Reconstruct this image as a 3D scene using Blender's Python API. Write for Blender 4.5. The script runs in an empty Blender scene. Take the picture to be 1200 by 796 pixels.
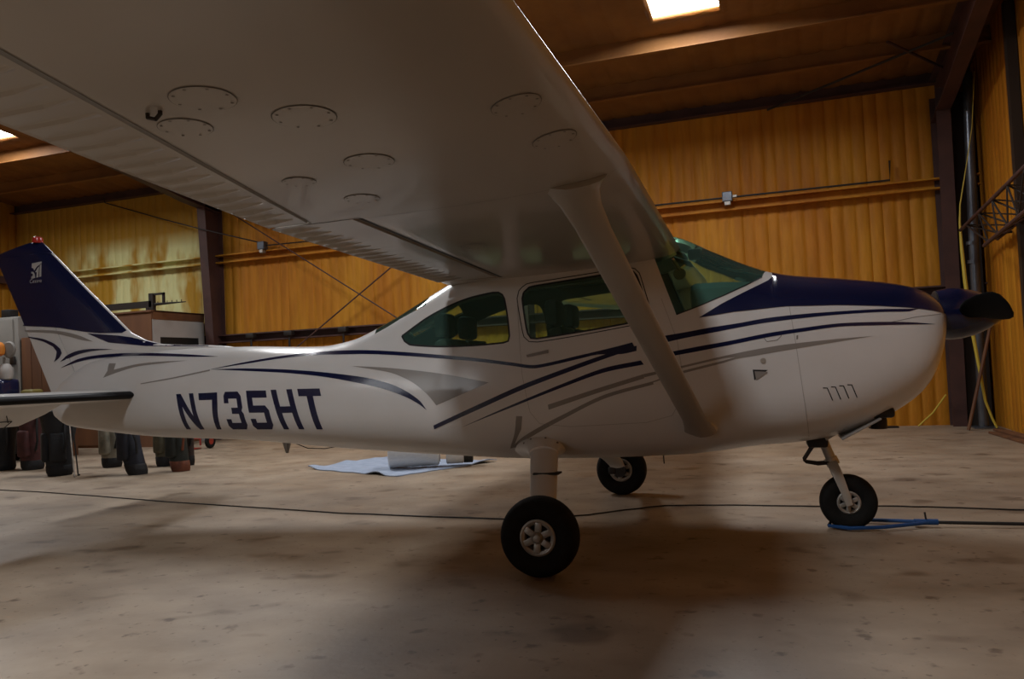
import bpy, bmesh, math, random
import numpy as np
from mathutils import Vector, Matrix, geometry
random.seed(7)
S = bpy.context.scene
C = S.collection

# ------------------------------------------------------------------ camera
F_PX = 946.7
CAM_POS = Vector((1.187, -5.689, 1.133)); YAW, PITCH, ROLL = -0.2930, 0.0372, -0.0457
fw = Vector((math.sin(YAW)*math.cos(PITCH), math.cos(YAW)*math.cos(PITCH), math.sin(PITCH)))
rt = Vector((math.cos(YAW), -math.sin(YAW), 0)); up = rt.cross(fw)
r2 = rt*math.cos(ROLL)+up*math.sin(ROLL); u2 = -rt*math.sin(ROLL)+up*math.cos(ROLL)
cam_d = bpy.data.cameras.new('camera'); cam = bpy.data.objects.new('camera', cam_d); C.objects.link(cam)
M = Matrix(((r2.x,u2.x,-fw.x,CAM_POS.x),(r2.y,u2.y,-fw.y,CAM_POS.y),(r2.z,u2.z,-fw.z,CAM_POS.z),(0,0,0,1)))
cam.matrix_world = M
cam_d.sensor_width = 36; cam_d.lens = F_PX/1200*36; cam_d.clip_start = .05
S.camera = cam

# ------------------------------------------------------------------ world, exposure
wd = bpy.data.worlds.new('world'); S.world = wd; wd.use_nodes = True
wd.node_tree.nodes['Background'].inputs[0].default_value = (.8,.9,1,1)
wd.node_tree.nodes['Background'].inputs[1].default_value = .3
S.view_settings.view_transform = 'Standard'; S.view_settings.look = 'None'
S.view_settings.gamma = 1; S.view_settings.use_curve_mapping = False
S.view_settings.exposure = 0.0
SKY_FAR, SKY_NEAR = 33.0, 63.0          # light through the translucent roof panels

# ------------------------------------------------------------------ materials
def lin(c): return tuple(c)+(1,)
def mat(name, col, rough=.5, metal=0., col2=None, scale=4., detail=4., lo=.35, hi=.65, bump=0., bscale=30., coat=0., stretch=(1,1,1), emit=None, spec=.5):
    m = bpy.data.materials.new(name); m.use_nodes = True; nt = m.node_tree; b = nt.nodes['Principled BSDF']
    b.inputs['Base Color'].default_value = lin(col); b.inputs['Roughness'].default_value = rough
    b.inputs['Metallic'].default_value = metal; b.inputs['Specular IOR Level'].default_value = spec
    if coat: b.inputs['Coat Weight'].default_value = coat; b.inputs['Coat Roughness'].default_value = .09
    if emit: b.inputs['Emission Color'].default_value = lin(col); b.inputs['Emission Strength'].default_value = emit
    if col2 or bump:
        tc = nt.nodes.new('ShaderNodeTexCoord'); mp = nt.nodes.new('ShaderNodeMapping'); mp.inputs['Scale'].default_value = stretch
        nt.links.new(tc.outputs['Object'], mp.inputs[0])
    if col2:
        n = nt.nodes.new('ShaderNodeTexNoise'); n.inputs['Scale'].default_value = scale; n.inputs['Detail'].default_value = detail
        nt.links.new(mp.outputs[0], n.inputs['Vector'])
        r = nt.nodes.new('ShaderNodeValToRGB'); r.color_ramp.elements[0].position = lo; r.color_ramp.elements[1].position = hi
        r.color_ramp.elements[0].color = lin(col); r.color_ramp.elements[1].color = lin(col2)
        nt.links.new(n.outputs['Fac'], r.inputs[0]); nt.links.new(r.outputs[0], b.inputs['Base Color'])
    if bump:
        n2 = nt.nodes.new('ShaderNodeTexNoise'); n2.inputs['Scale'].default_value = bscale; n2.inputs['Detail'].default_value = 5
        nt.links.new(mp.outputs[0], n2.inputs['Vector'])
        bp = nt.nodes.new('ShaderNodeBump'); bp.inputs['Strength'].default_value = bump; bp.inputs['Distance'].default_value = .02
        nt.links.new(n2.outputs['Fac'], bp.inputs['Height']); nt.links.new(bp.outputs[0], b.inputs['Normal'])
    return m

MT = {}
MT['white'] = mat('white_paint', (.70,.69,.68), .28, coat=.35, col2=(.64,.63,.61), scale=1.5)
MT['wingwhite'] = mat('wing_paint', (.42,.385,.34), .28, coat=.45, col2=(.365,.335,.295), scale=1.1, stretch=(1,.5,1))  # white wings, with the shade of the underside put into the colour
MT['navy'] = mat('navy_paint', (.006,.011,.05), .22, coat=.4)
MT['grey'] = mat('grey_stripe', (.26,.24,.22), .3, coat=.3)
MT['seam'] = mat('seam_gap', (.20,.185,.165), .7)
MT['black'] = mat('black_gap', (.008,.008,.008), .6)
MT['faint'] = mat('faint_seam', (.40,.385,.36), .6)
MT['boot'] = mat('rubber_boot', (.008,.0085,.010), .5, spec=.25)
MT['rubber'] = mat('tyre_rubber', (.006,.006,.0055), .8, col2=(.011,.0105,.0095), scale=20, spec=.2)
MT['alu'] = mat('cast_aluminium', (.48,.46,.42), .45, .6, col2=(.3,.28,.25), scale=14)
MT['steel'] = mat('strut_steel', (.45,.42,.37), .35, .4)
MT['prop'] = mat('propeller_black', (.002,.002,.0022), .8, spec=.1)
MT['red'] = mat('beacon_red', (.45,.03,.02), .25, coat=.5)
MT['lining'] = mat('cabin_lining', (.11,.09,.07), .8)
MT['seat'] = mat('seat_fabric', (.035,.03,.028), .85, col2=(.05,.043,.038), scale=30)
MT['panel'] = mat('glareshield', (.10,.15,.16), .4)
MT['primer'] = mat('brown_primer_steel', (.075,.032,.026), .6, col2=(.05,.022,.019), scale=3)
MT['darksteel'] = mat('dark_steel', (.025,.02,.018), .5, .2)
MT['galv'] = mat('galvanised_post', (.16,.18,.21), .3, .7, col2=(.1,.11,.13), scale=3)
MT['wood'] = mat('brown_plywood', (.16,.065,.025), .7, col2=(.10,.04,.018), scale=3, stretch=(1,1,.15))
MT['panelw'] = mat('pale_panel', (.42,.40,.38), .6, col2=(.36,.34,.32), scale=2)
MT['cloth'] = mat('blue_towel', (.36,.42,.53), .9, col2=(.29,.345,.45), scale=8, bump=.3, bscale=60)
MT['paper'] = mat('white_roll', (.62,.63,.62), .5, col2=(.55,.56,.56), scale=9, stretch=(.2,6,6))
MT['blue'] = mat('blue_tube', (.008,.06,.20), .4)
MT['yellow'] = mat('yellow_hose', (.55,.42,.05), .5)
MT['orange'] = mat('orange_fabric', (.6,.2,.02), .7)

def glass_mat():
    m = bpy.data.materials.new('green_glass'); m.use_nodes = True; nt = m.node_tree; nt.nodes.clear()
    o = nt.nodes.new('ShaderNodeOutputMaterial'); mix = nt.nodes.new('ShaderNodeMixShader')
    t = nt.nodes.new('ShaderNodeBsdfTransparent'); g = nt.nodes.new('ShaderNodeBsdfGlossy'); f = nt.nodes.new('ShaderNodeFresnel')
    t.inputs[0].default_value = (.66,.93,.80,1); g.inputs['Roughness'].default_value = .03; g.inputs['Color'].default_value = (.85,.95,.9,1)
    f.inputs[0].default_value = 1.3
    df = nt.nodes.new('ShaderNodeBsdfDiffuse'); df.inputs[0].default_value = (.30,.60,.50,1); hz = nt.nodes.new('ShaderNodeMixShader'); hz.inputs[0].default_value = .10   # milky green reflection put in as a diffuse tint
    nt.links.new(t.outputs[0], hz.inputs[1]); nt.links.new(df.outputs[0], hz.inputs[2])
    nt.links.new(f.outputs[0], mix.inputs[0]); nt.links.new(hz.outputs[0], mix.inputs[1]); nt.links.new(g.outputs[0], mix.inputs[2]); nt.links.new(mix.outputs[0], o.inputs[0])
    return m
MT['glass'] = glass_mat()

def foam_mat():
    """sprayed foam on ribbed sheet: orange, with yellower and paler passes of the spray gun"""
    m = bpy.data.materials.new('sprayed_foam'); m.use_nodes = True; nt = m.node_tree; b = nt.nodes['Principled BSDF']; L = nt.links.new; N = nt.nodes.new
    b.inputs['Roughness'].default_value = .62; b.inputs['Specular IOR Level'].default_value = .3
    tc = N('ShaderNodeTexCoord'); sx = N('ShaderNodeSeparateXYZ'); L(tc.outputs['Object'], sx.inputs[0])
    def noise(scale, st, detail=4):
        mp = N('ShaderNodeMapping'); mp.inputs['Scale'].default_value = st; L(tc.outputs['Object'], mp.inputs[0])
        n = N('ShaderNodeTexNoise'); n.inputs['Scale'].default_value = scale; n.inputs['Detail'].default_value = detail; L(mp.outputs[0], n.inputs['Vector']); return n.outputs['Fac']
    def ramp(inp, p0, c0, p1, c1):
        r = N('ShaderNodeValToRGB'); r.color_ramp.elements[0].position = p0; r.color_ramp.elements[1].position = p1
        r.color_ramp.elements[0].color = lin(c0); r.color_ramp.elements[1].color = lin(c1); L(inp, r.inputs[0]); return r.outputs[0]
    base = ramp(noise(1.2, (1,1,.35)), .35, (.46,.165,.009), .68, (.55,.245,.016))
    fine = ramp(noise(9, (1,1,.12)), .4, (.82,.78,.7), .62, (1,1,1))
    mul = N('ShaderNodeMix'); mul.data_type = 'RGBA'; mul.blend_type = 'MULTIPLY'; mul.inputs[0].default_value = 1; L(base, mul.inputs[6]); L(fine, mul.inputs[7])
    # daylight patch on the far bay, painted into the foam colour
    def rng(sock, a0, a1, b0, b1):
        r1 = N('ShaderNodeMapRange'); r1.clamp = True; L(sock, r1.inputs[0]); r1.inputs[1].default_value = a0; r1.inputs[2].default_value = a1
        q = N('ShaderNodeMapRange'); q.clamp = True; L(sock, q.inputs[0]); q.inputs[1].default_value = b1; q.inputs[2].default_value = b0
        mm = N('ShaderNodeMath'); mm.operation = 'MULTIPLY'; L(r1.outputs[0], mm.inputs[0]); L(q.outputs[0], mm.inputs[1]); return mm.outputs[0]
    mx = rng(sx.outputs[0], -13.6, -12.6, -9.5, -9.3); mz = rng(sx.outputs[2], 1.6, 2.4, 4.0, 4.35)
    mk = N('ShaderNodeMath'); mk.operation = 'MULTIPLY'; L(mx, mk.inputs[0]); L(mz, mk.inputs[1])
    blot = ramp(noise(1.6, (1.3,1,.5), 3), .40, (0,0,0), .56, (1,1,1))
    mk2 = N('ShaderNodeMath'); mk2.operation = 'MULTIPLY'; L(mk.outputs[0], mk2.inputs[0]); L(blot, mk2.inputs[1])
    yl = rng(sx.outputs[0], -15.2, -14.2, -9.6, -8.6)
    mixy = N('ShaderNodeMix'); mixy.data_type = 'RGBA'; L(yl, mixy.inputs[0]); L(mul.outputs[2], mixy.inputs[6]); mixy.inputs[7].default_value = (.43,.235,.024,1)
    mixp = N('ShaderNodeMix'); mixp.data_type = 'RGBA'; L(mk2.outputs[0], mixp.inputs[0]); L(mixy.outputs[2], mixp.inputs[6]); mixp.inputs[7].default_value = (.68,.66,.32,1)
    L(mixp.outputs[2], b.inputs['Base Color'])
    bp = N('ShaderNodeBump'); bp.inputs['Strength'].default_value = .35; bp.inputs['Distance'].default_value = .03; L(noise(14,(1,1,.5),6), bp.inputs['Height']); L(bp.outputs[0], b.inputs['Normal'])
    return m
MT['foam'] = foam_mat()
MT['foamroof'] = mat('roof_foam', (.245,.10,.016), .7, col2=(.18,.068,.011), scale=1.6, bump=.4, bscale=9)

def floor_mat():
    m = bpy.data.materials.new('worn_concrete'); m.use_nodes = True; nt = m.node_tree; b = nt.nodes['Principled BSDF']; L = nt.links.new; N = nt.nodes.new
    tc = N('ShaderNodeTexCoord')
    def noise(scale, st=(1,1,1), detail=5, w=0):
        mp = N('ShaderNodeMapping'); mp.inputs['Scale'].default_value = st; mp.inputs['Location'].default_value = (w,w*.7,0); L(tc.outputs['Object'], mp.inputs[0])
        n = N('ShaderNodeTexNoise'); n.inputs['Scale'].default_value = scale; n.inputs['Detail'].default_value = detail; L(mp.outputs[0], n.inputs['Vector']); return n.outputs['Fac']
    def ramp(inp, p0, c0, p1, c1):
        r = N('ShaderNodeValToRGB'); r.color_ramp.elements[0].position = p0; r.color_ramp.elements[1].position = p1
        r.color_ramp.elements[0].color = lin(c0); r.color_ramp.elements[1].color = lin(c1); L(inp, r.inputs[0]); return r.outputs[0]
    def mulc(a, c):
        x = N('ShaderNodeMix'); x.data_type = 'RGBA'; x.blend_type = 'MULTIPLY'; x.inputs[0].default_value = 1; L(a, x.inputs[6]); L(c, x.inputs[7]); return x.outputs[2]
    c = ramp(noise(.55,(1,1.1,1)), .35, (.27,.204,.142), .68, (.36,.28,.20))
    c = mulc(c, ramp(noise(2.3,(.9,1.15,1),6,3), .32, (.76,.73,.71), .6, (1.05,1.05,1.05)))
    c = mulc(c, ramp(noise(7,(1,1,1),4,9), .29, (.45,.40,.37), .37, (1,1,1)))       # small stains
    c = mulc(c, ramp(noise(2.0,(1,1.3,1),2,21), .30, (.55,.50,.46), .39, (1,1,1)))   # oil spots
    c = mulc(c, ramp(noise(24,(1,1,1),3,5), .285, (.5,.46,.43), .35, (1,1,1)))
    L(c, b.inputs['Base Color'])
    L(ramp(noise(1.2,(1,1,1),4,2), .3, (.42,.42,.42), .7, (.62,.62,.62)), b.inputs['Roughness'])
    bp = N('ShaderNodeBump'); bp.inputs['Strength'].default_value = .12; bp.inputs['Distance'].default_value = .01; L(noise(30), bp.inputs['Height']); L(bp.outputs[0], b.inputs['Normal'])
    return m
MT['floor'] = floor_mat()
def sky_mat(name, e):
    m = bpy.data.materials.new(name); m.use_nodes = True; b = m.node_tree.nodes['Principled BSDF']
    b.inputs['Base Color'].default_value = (.8,.8,.8,1); b.inputs['Emission Color'].default_value = (.95,.975,1,1); b.inputs['Emission Strength'].default_value = e
    return m
MT['skywin'] = sky_mat('daylit_pane', 6.0); MT['skyfar'] = sky_mat('daylit_panel', SKY_FAR); MT['skynear'] = sky_mat('daylit_panel_b', SKY_NEAR)  # pane glow is added fill light; the panels are roof skylights

# ------------------------------------------------------------------ mesh helpers
class MB:
    def __init__(s): s.v = []; s.f = []; s.m = []
    def add(s, vs, fs, mi=0):
        o = len(s.v); s.v += [tuple(p) for p in vs]; s.f += [tuple(i+o for i in f) for f in fs]; s.m += [mi]*len(fs); return s
    def box(s, x0,x1,y0,y1,z0,z1, mi=0, mx=None):
        vs = [Vector((x,y,z)) for z in (z0,z1) for y in (y0,y1) for x in (x0,x1)]
        if mx is not None: vs = [mx@v for v in vs]
        return s.add(vs, [(0,2,3,1),(4,5,7,6),(0,1,5,4),(2,6,7,3),(0,4,6,2),(1,3,7,5)], mi)
    def rbox(s, x0,x1,y0,y1,z0,z1, b=.01, mi=0, mx=None, seg=2):
        bm = bmesh.new(); bmesh.ops.create_cube(bm, size=1)
        for v in bm.verts: v.co = Vector(((x0+x1)/2+v.co.x*(x1-x0), (y0+y1)/2+v.co.y*(y1-y0), (z0+z1)/2+v.co.z*(z1-z0)))
        bmesh.ops.bevel(bm, geom=bm.edges[:], offset=b, segments=seg, affect='EDGES', profile=.5)
        bm.verts.ensure_lookup_table(); bm.verts.index_update()
        s.add([(mx@v.co if mx is not None else v.co) for v in bm.verts], [[v.index for v in f.verts] for f in bm.faces], mi); bm.free(); return s
    def rings(s, rings, closed=True, cap=True, mi=0):
        n = len(rings[0]); vs = [p for r in rings for p in r]; fs = []
        for i in range(len(rings)-1):
            for j in range(n if closed else n-1):
                k = (j+1)%n; fs.append((i*n+j, i*n+k, (i+1)*n+k, (i+1)*n+j))
        if cap and closed: fs.append(tuple(range(n))[::-1]); fs.append(tuple((len(rings)-1)*n+j for j in range(n)))
        return s.add(vs, fs, mi)
    def tube(s, pts, r, seg=8, mi=0, cap=True):
        pts = [Vector(p) for p in pts]; rs = r if isinstance(r,(list,tuple)) else [r]*len(pts); R = []
        t0 = (pts[1]-pts[0]).normalized(); a = t0.orthogonal().normalized()
        for i,p in enumerate(pts):
            t = (pts[min(i+1,len(pts)-1)]-pts[max(i-1,0)]).normalized()
            a = (a-t*a.dot(t)).normalized(); b = t.cross(a)
            R.append([p+(a*math.cos(2*math.pi*k/seg)+b*math.sin(2*math.pi*k/seg))*rs[i] for k in range(seg)])
        return s.rings(R, True, cap, mi)
    def lathe(s, prof, o=(0,0,0), axis='z', seg=32, mi=0, cap=False, sy=1.):
        R = []
        for r,h in prof:
            ring = []
            for k in range(seg):
                a = 2*math.pi*k/seg; c, d = r*math.cos(a), r*math.sin(a)*sy
                p = {'z':(c,d,h),'y':(c,h,d),'x':(h,c,d)}[axis]; ring.append((o[0]+p[0],o[1]+p[1],o[2]+p[2]))
            R.append(ring)
        return s.rings(R, True, cap, mi)
    def build(s, name, mats, parent=None, smooth=True, ang=35, mx=None, data=False):
        me = bpy.data.meshes.new(name); me.from_pydata(s.v, [], s.f)
        if not isinstance(mats,(list,tuple)): mats = [mats]
        for m in mats: me.materials.append(MT[m])
        if len(mats) > 1: me.polygons.foreach_set('material_index', s.m)
        me.update()
        bm = bmesh.new(); bm.from_mesh(me); bmesh.ops.recalc_face_normals(bm, faces=bm.faces[:]); bm.to_mesh(me); bm.free()
        if smooth: me.shade_smooth(); me.set_sharp_from_angle(angle=math.radians(ang))
        o = bpy.data.objects.new(name, me); C.objects.link(o)
        if parent: o.parent = parent
        if mx is not None: o.matrix_world = mx
        return o
def thing(name, label, cat, loc=(0,0,0), group=None):
    o = bpy.data.objects.new(name, None); C.objects.link(o); o.location = loc; o.empty_display_size = .1
    o['label'] = label; o['category'] = cat
    if group: o['group'] = group
    return o
def tag(o, label, cat, group=None):
    o['label'] = label; o['category'] = cat
    if group: o['group'] = group
    return o
def struct(o): o['kind'] = 'structure'; return o
def copy_tree(o, parent=None):
    c = o.copy(); C.objects.link(c); c.parent = parent
    for ch in o.children: copy_tree(ch, c)
    return c

# ------------------------------------------------------------------ hangar (local X along the back wall, local Y outwards, rotated a little against the aircraft)
HM = Matrix.Translation((0,8.02,0)) @ Matrix.Rotation(math.atan(-.038), 4, 'Z')
XL, XR, DEP, EAVE, SLOPE, RIDGE = -14.8, 4.5, 26.0, 5.36, .10, 13.0
def roofz(d): return EAVE + SLOPE*(d if d < RIDGE else 2*RIDGE-d)
# floor
fl = MB(); n = 12
fl.add([(XL-.3+(XR-XL+.6)*i/n, .3-(DEP+.6)*j/n, 0) for j in range(n+1) for i in range(n+1)], [(j*(n+1)+i, j*(n+1)+i+1, (j+1)*(n+1)+i+1, (j+1)*(n+1)+i) for j in range(n) for i in range(n)])
struct(fl.build('floor', 'floor', mx=HM, smooth=False))
def ribbed(length, zs, pitch, amp, flip=1):
    """ribbed sheet: list of (s, depth) along its length, one rounded rib for each pitch"""
    prof = []; k = 8; nr = int(round(length/pitch)); rng = random.Random(3)
    for i in range(nr):
        a = amp*rng.uniform(.75,1.15); j = rng.uniform(-.06,.06)
        for q in range(k):
            t = q/k; prof.append(((i+t+(j if 0<q<k else 0)*.5)*length/nr, -a*abs(math.sin(math.pi*t))**.55))
    prof.append((length, 0)); return prof
def wall(name, length, ztop, fn, mx):
    """fn(s, depth, z) -> local point"""
    prof = ribbed(length, None, .19, .022); zs = [0,.05,.6,1.2,1.8,2.4,3.0,3.6,4.2,4.8]; mb = MB()
    rows = []
    for z in zs+[None]:
        rows.append([fn(s, d*(.6 if z==0 else 1), ztop(s) if z is None else z) for s,d in prof])
    mb.rings(rows, closed=False, cap=False)
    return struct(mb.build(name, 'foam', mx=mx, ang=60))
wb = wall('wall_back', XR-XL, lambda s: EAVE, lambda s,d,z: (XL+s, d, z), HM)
wl = wall('wall_left', DEP, lambda s: roofz(s), lambda s,d,z: (XL-d, -s, z), HM)
wr = wall('wall_right', DEP, lambda s: roofz(s), lambda s,d,z: (XR+d, -s, z), HM)
wf = wall('wall_front', XR-XL, lambda s: EAVE, lambda s,d,z: (XL+s, -DEP-d, z), HM)
# ceiling with openings for the translucent panels
PAN = [(xc-.43, xc+.43, 3.02, 5.4) for xc in (-11.45,-5.4,.66)] + [(-.95,.15,RIDGE+.1,RIDGE+1.7)]
prof = ribbed(XR-XL, None, .30, .022); xs = sorted(set([round(XL+s,4) for s,_ in prof] + [p for q in PAN for p in q[:2]]))
dep = lambda x: float(np.interp(x-XL, [s for s,_ in prof], [d for _,d in prof]))
ds = sorted(set([0,1.35,2.65,4,6,8,10,12,RIDGE,14,18,22,DEP]+[p for q in PAN for p in q[2:]]))
cb = MB(); vs = [(x,-d,roofz(d)+dep(x)) for d in ds for x in xs]; fs = []; nx = len(xs)
for j in range(len(ds)-1):
    for i in range(nx-1):
        xm, dm = (xs[i]+xs[i+1])/2, (ds[j]+ds[j+1])/2
        if any(a<xm<b and c<dm<e for a,b,c,e in PAN): continue
        fs.append((j*nx+i, j*nx+i+1, (j+1)*nx+i+1, (j+1)*nx+i))
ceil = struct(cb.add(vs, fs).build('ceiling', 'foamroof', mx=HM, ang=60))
def hpart(mb, name, m, parent, **k): return mb.build(name, m, parent, **k)
for a,b,c,e in PAN:
    k = MB(); t = .16
    k.add([(x,-d,roofz(d)+z) for z in (.045,) for d in (c-.02,e+.02) for x in (a-.02,b+.02)], [(0,1,3,2)])
    hpart(k, 'skylight_panel', 'skyfar' if c < RIDGE else 'skynear', ceil, smooth=False)
    k = MB()                                   # uneven foam reveal round the opening
    ring = [(a,c),((a+b)/2,c),(b,c),(b,(c+e)/2),(b,e),((a+b)/2,e),(a,e),(a,(c+e)/2)]
    cx, cd = (a+b)/2,(c+e)/2
    R = []
    for off,z in ((1.0,.06),(.985,.02),(1.0,-.01),(1.10,-.035),(1.2,-.004)):
        R.append([(cx+(x-cx)*(off if off<=1 else 1+(off-1)*1.2), -(cd+(d-cd)*(off if off<=1 else 1+(off-1)*.5)), roofz(d)+z+random.uniform(-.012,.012)) for x,d in ring])
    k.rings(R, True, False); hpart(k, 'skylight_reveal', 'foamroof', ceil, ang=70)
def zbar(x0,x1,d,z,h=.2,fl=.07,t=.02):
    mb = MB(); prof = [(0,0),(fl,0),(fl,t),(t,t),(t,h-t),(fl,h-t),(fl,h),(0,h)]
    R = [[(x, -(d+p[0]), z+p[1]) for p in prof] for x in np.linspace(x0,x1,24)]
    mb.rings(R); return mb
# purlins (foam-coated), girts, eave strut
for d in (1.33,2.62,3.95+1.6,7.0,8.5,10.0,11.5,RIDGE,14.5-.2,16.2,17.7,19.2,20.7,22.2,23.7,25.2):
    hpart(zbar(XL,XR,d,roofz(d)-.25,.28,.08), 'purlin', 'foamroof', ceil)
hpart(zbar(XL,XR,.02,EAVE-.20,.24,.14), 'eave_strut', 'primer', ceil)
for z in (1.93,3.55):
    hpart(zbar(XL,XR,.02,z,.17,.16,.025), 'girt', 'foam' if z > 3 else 'primer', wb)
for z in (1.95,3.55):
    mb = MB(); mb.box(XL+.02,XL+.18,-DEP,0,z,z+.16); hpart(mb,'girt','primer',wl,smooth=False)
def column(xc, d0=.04, parent=wb):
    mb = MB(); fwid = .19
    for (da,db,dc,dd) in ((d0,d0+.02,d0,d0+.02),(d0+.24,d0+.26,d0+.52,d0+.54)):
        mb.add([(xc+sx*fwid/2,-dd_,z) for z,(p,q) in ((0,(da,db)),(4.95,(dc,dd))) for sx,dd_ in ((-1,p),(1,p),(1,q),(-1,q))], [(0,1,2,3),(4,7,6,5),(0,4,5,1),(1,5,6,2),(2,6,7,3),(3,7,4,0)])
    mb.add([(xc+sx*.008,-y,z) for z,y1 in ((0,d0+.24),(4.95,d0+.52)) for sx,y in ((-1,d0),(1,d0),(1,y1),(-1,y1))], [(0,1,2,3),(4,7,6,5),(0,4,5,1),(1,5,6,2),(2,6,7,3),(3,7,4,0)])
    return hpart(mb,'column','primer',parent,smooth=False)
def rafter(xc):
    mb = MB(); R = []
    for d in (.04,1.0,4.0,8.0,RIDGE,18.0,DEP-.04):
        dz = .62 if d < 1.1 else .42
        zt, zb2 = roofz(d)-.17, roofz(d)-.17-dz; w, t, f = .008, .02, .095
        R.append([(xc+a,-d,z) for a,z in ((-f,zt),(f,zt),(f,zt-t),(w,zt-t),(w,zb2+t),(f,zb2+t),(f,zb2),(-f,zb2),(-f,zb2+t),(-w,zb2+t),(-w,zt-t),(-f,zt-t))])
    mb.rings(R); return hpart(mb,'rafter','primer',ceil,smooth=False)
for xc in (-9.2,-2.62,4.0): column(xc); rafter(xc)
# tie rods of the bracing
def rod(a,b,parent,r=.014,m='darksteel',name='brace_rod'): return hpart(MB().tube([a,b],r,6),name,m,parent)
rod((-9.1,-.30,4.78),(-2.7,-.30,.62),wb,m='primer'); rod((-9.1,-.30,.55),(-2.7,-.30,4.75),wb,m='primer')
rod((3.95,-1.86,roofz(1.86)-.28),(1.57,-.2,EAVE-.27),ceil,.018); rod((3.97,-.83,roofz(.83)-.28),(3.15,-1.92,roofz(1.92)-.28),ceil,.02,'primer')
for x in (-8.35,-7.47,-6.27):
    mb = MB(); mb.rbox(x-.09,x+.09,-.30,-.18,1.99,2.09,.015).tube([(x,-.24,1.99),(x,-.24,1.72)],.02,6); hpart(mb,'girt_clamp','darksteel',wb)
# dark sliding-door edge standing in the corner
mb = MB(); mb.box(4.12,XR-.06,-.20,-.06,0,4.95); struct(mb.build('door_1','darksteel',mx=HM,smooth=False))
mb = MB(); mb.box(XR-.14,XR-.03,-2.62,-2.50,0,5.3); hpart(mb,'wall_post','darksteel',wr,smooth=False)
mb = MB(); mb.box(XL+.03,XL+.25,-1.0,-.75,0,5.3); hpart(mb,'wall_post','primer',wl,smooth=False)
# glowing fill-light panels added high in the front wall, unseen behind the camera
for i in range(3):
    x0 = -14.2+i*2.6
    fr = MB(); fr.box(x0-.06,x0+2.26,-DEP+.03,-DEP+.10,2.74,4.06)
    w_ = struct(fr.build('window_%d' % (i+1),'darksteel',mx=HM,smooth=False))
    for k in range(2): hpart(MB().box(x0+.02+1.1*k,x0+1.08+1.1*k,-DEP+.10,-DEP+.105,2.82,3.98),'window_pane','skywin',w_,smooth=False)

# ================================================================== the aircraft (x forward, right side faces the camera at y<0)
plane = thing('airplane', 'white high-wing propeller airplane with navy and grey stripes parked on the hangar floor', 'airplane')
# ---- fuselage sections: station x, bottom, top, half width, height of max width, lower / upper roundness, tumblehome
FS=[
( 2.282,1.20,1.415,.315,1.30,3.0,2.6,.0),
( 2.268,1.12,1.44,.36,1.29,2.8,2.6,.0),
( 2.235,1.01,1.475,.405,1.27,2.7,2.6,.0),
( 2.18,.905,1.515,.44,1.23,2.6,2.6,.0),
( 2.05,.790,1.56,.470,1.19,2.6,2.7,.0),
( 1.75,.64,1.615,.505,1.14,2.7,2.8,.0),
( 1.38,.575,1.675,.535,1.10,2.9,2.6,.0),
( 1.15,.56,1.765,.545,1.09,3.0,2.3,.0),
( 0.95,.535,1.865,.555,1.08,3.1,2.4,.02),
( 0.70,.512,1.985,.560,1.06,3.2,3.2,.08),
( 0.40,.502,2.03,.565,1.04,3.2,5.0,.12),
( 0.00,.495,2.03,.565,1.02,3.2,6.0,.13),
(-0.50,.502,1.92,.560,1.01,3.2,6.0,.13),
(-0.85,.522,1.80,.550,1.00,3.1,4.5,.12),
(-1.10,.535,1.69,.535,1.00,3.0,3.6,.10),
(-1.40,.555,1.55,.510,.99,2.9,3.0,.05),
(-1.75,.58,1.42,.475,.98,2.8,2.7,.0),
(-2.05,.603,1.385,.440,.98,2.7,2.5,.0),
(-2.80,.665,1.420,.345,.99,2.5,2.4,.0),
(-3.60,.70,1.435,.240,1.02,2.4,2.3,.0),
(-4.30,.770,1.38,.145,1.07,2.3,2.2,.0),
(-4.65,.825,1.22,.085,1.05,2.2,2.2,.0),
(-4.78,.90,1.12,.040,1.04,2.0,2.0,.0)]
FS=sorted(FS)
def _pchip(xs,ys):
    n=len(xs); h=[xs[i+1]-xs[i] for i in range(n-1)]; d=[(ys[i+1]-ys[i])/h[i] for i in range(n-1)]
    m=[0]*n; m[0]=d[0]; m[-1]=d[-1]
    for i in range(1,n-1):
        if d[i-1]*d[i]>0:
            w1=2*h[i]+h[i-1]; w2=h[i]+2*h[i-1]; m[i]=(w1+w2)/(w1/d[i-1]+w2/d[i])
    def f(x):
        x=min(max(x,xs[0]),xs[-1]); i=0
        while i<n-2 and x>xs[i+1]: i+=1
        t=(x-xs[i])/h[i]; t2=t*t; t3=t2*t
        return (2*t3-3*t2+1)*ys[i]+(t3-2*t2+t)*h[i]*m[i]+(-2*t3+3*t2)*ys[i+1]+(t3-t2)*h[i]*m[i+1]
    return f
_xs=[r[0] for r in FS]
_F=[_pchip(_xs,[r[k] for r in FS]) for k in range(1,8)]
def fpar(x): return [f(x) for f in _F]
def fhalf(x,z):
    """half width of the fuselage at station x and height z"""
    zb,zt,w,zw,nl,nu,tp=fpar(x)
    if z>=zt or z<=zb: return 0.
    if z>zw:
        t=(z-zw)/(zt-zw); return w*(1-t**nu)**(1/nu)*(1-tp*t)
    t=(zw-z)/(zw-zb); return w*(1-t**nl)**(1/nl)
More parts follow.
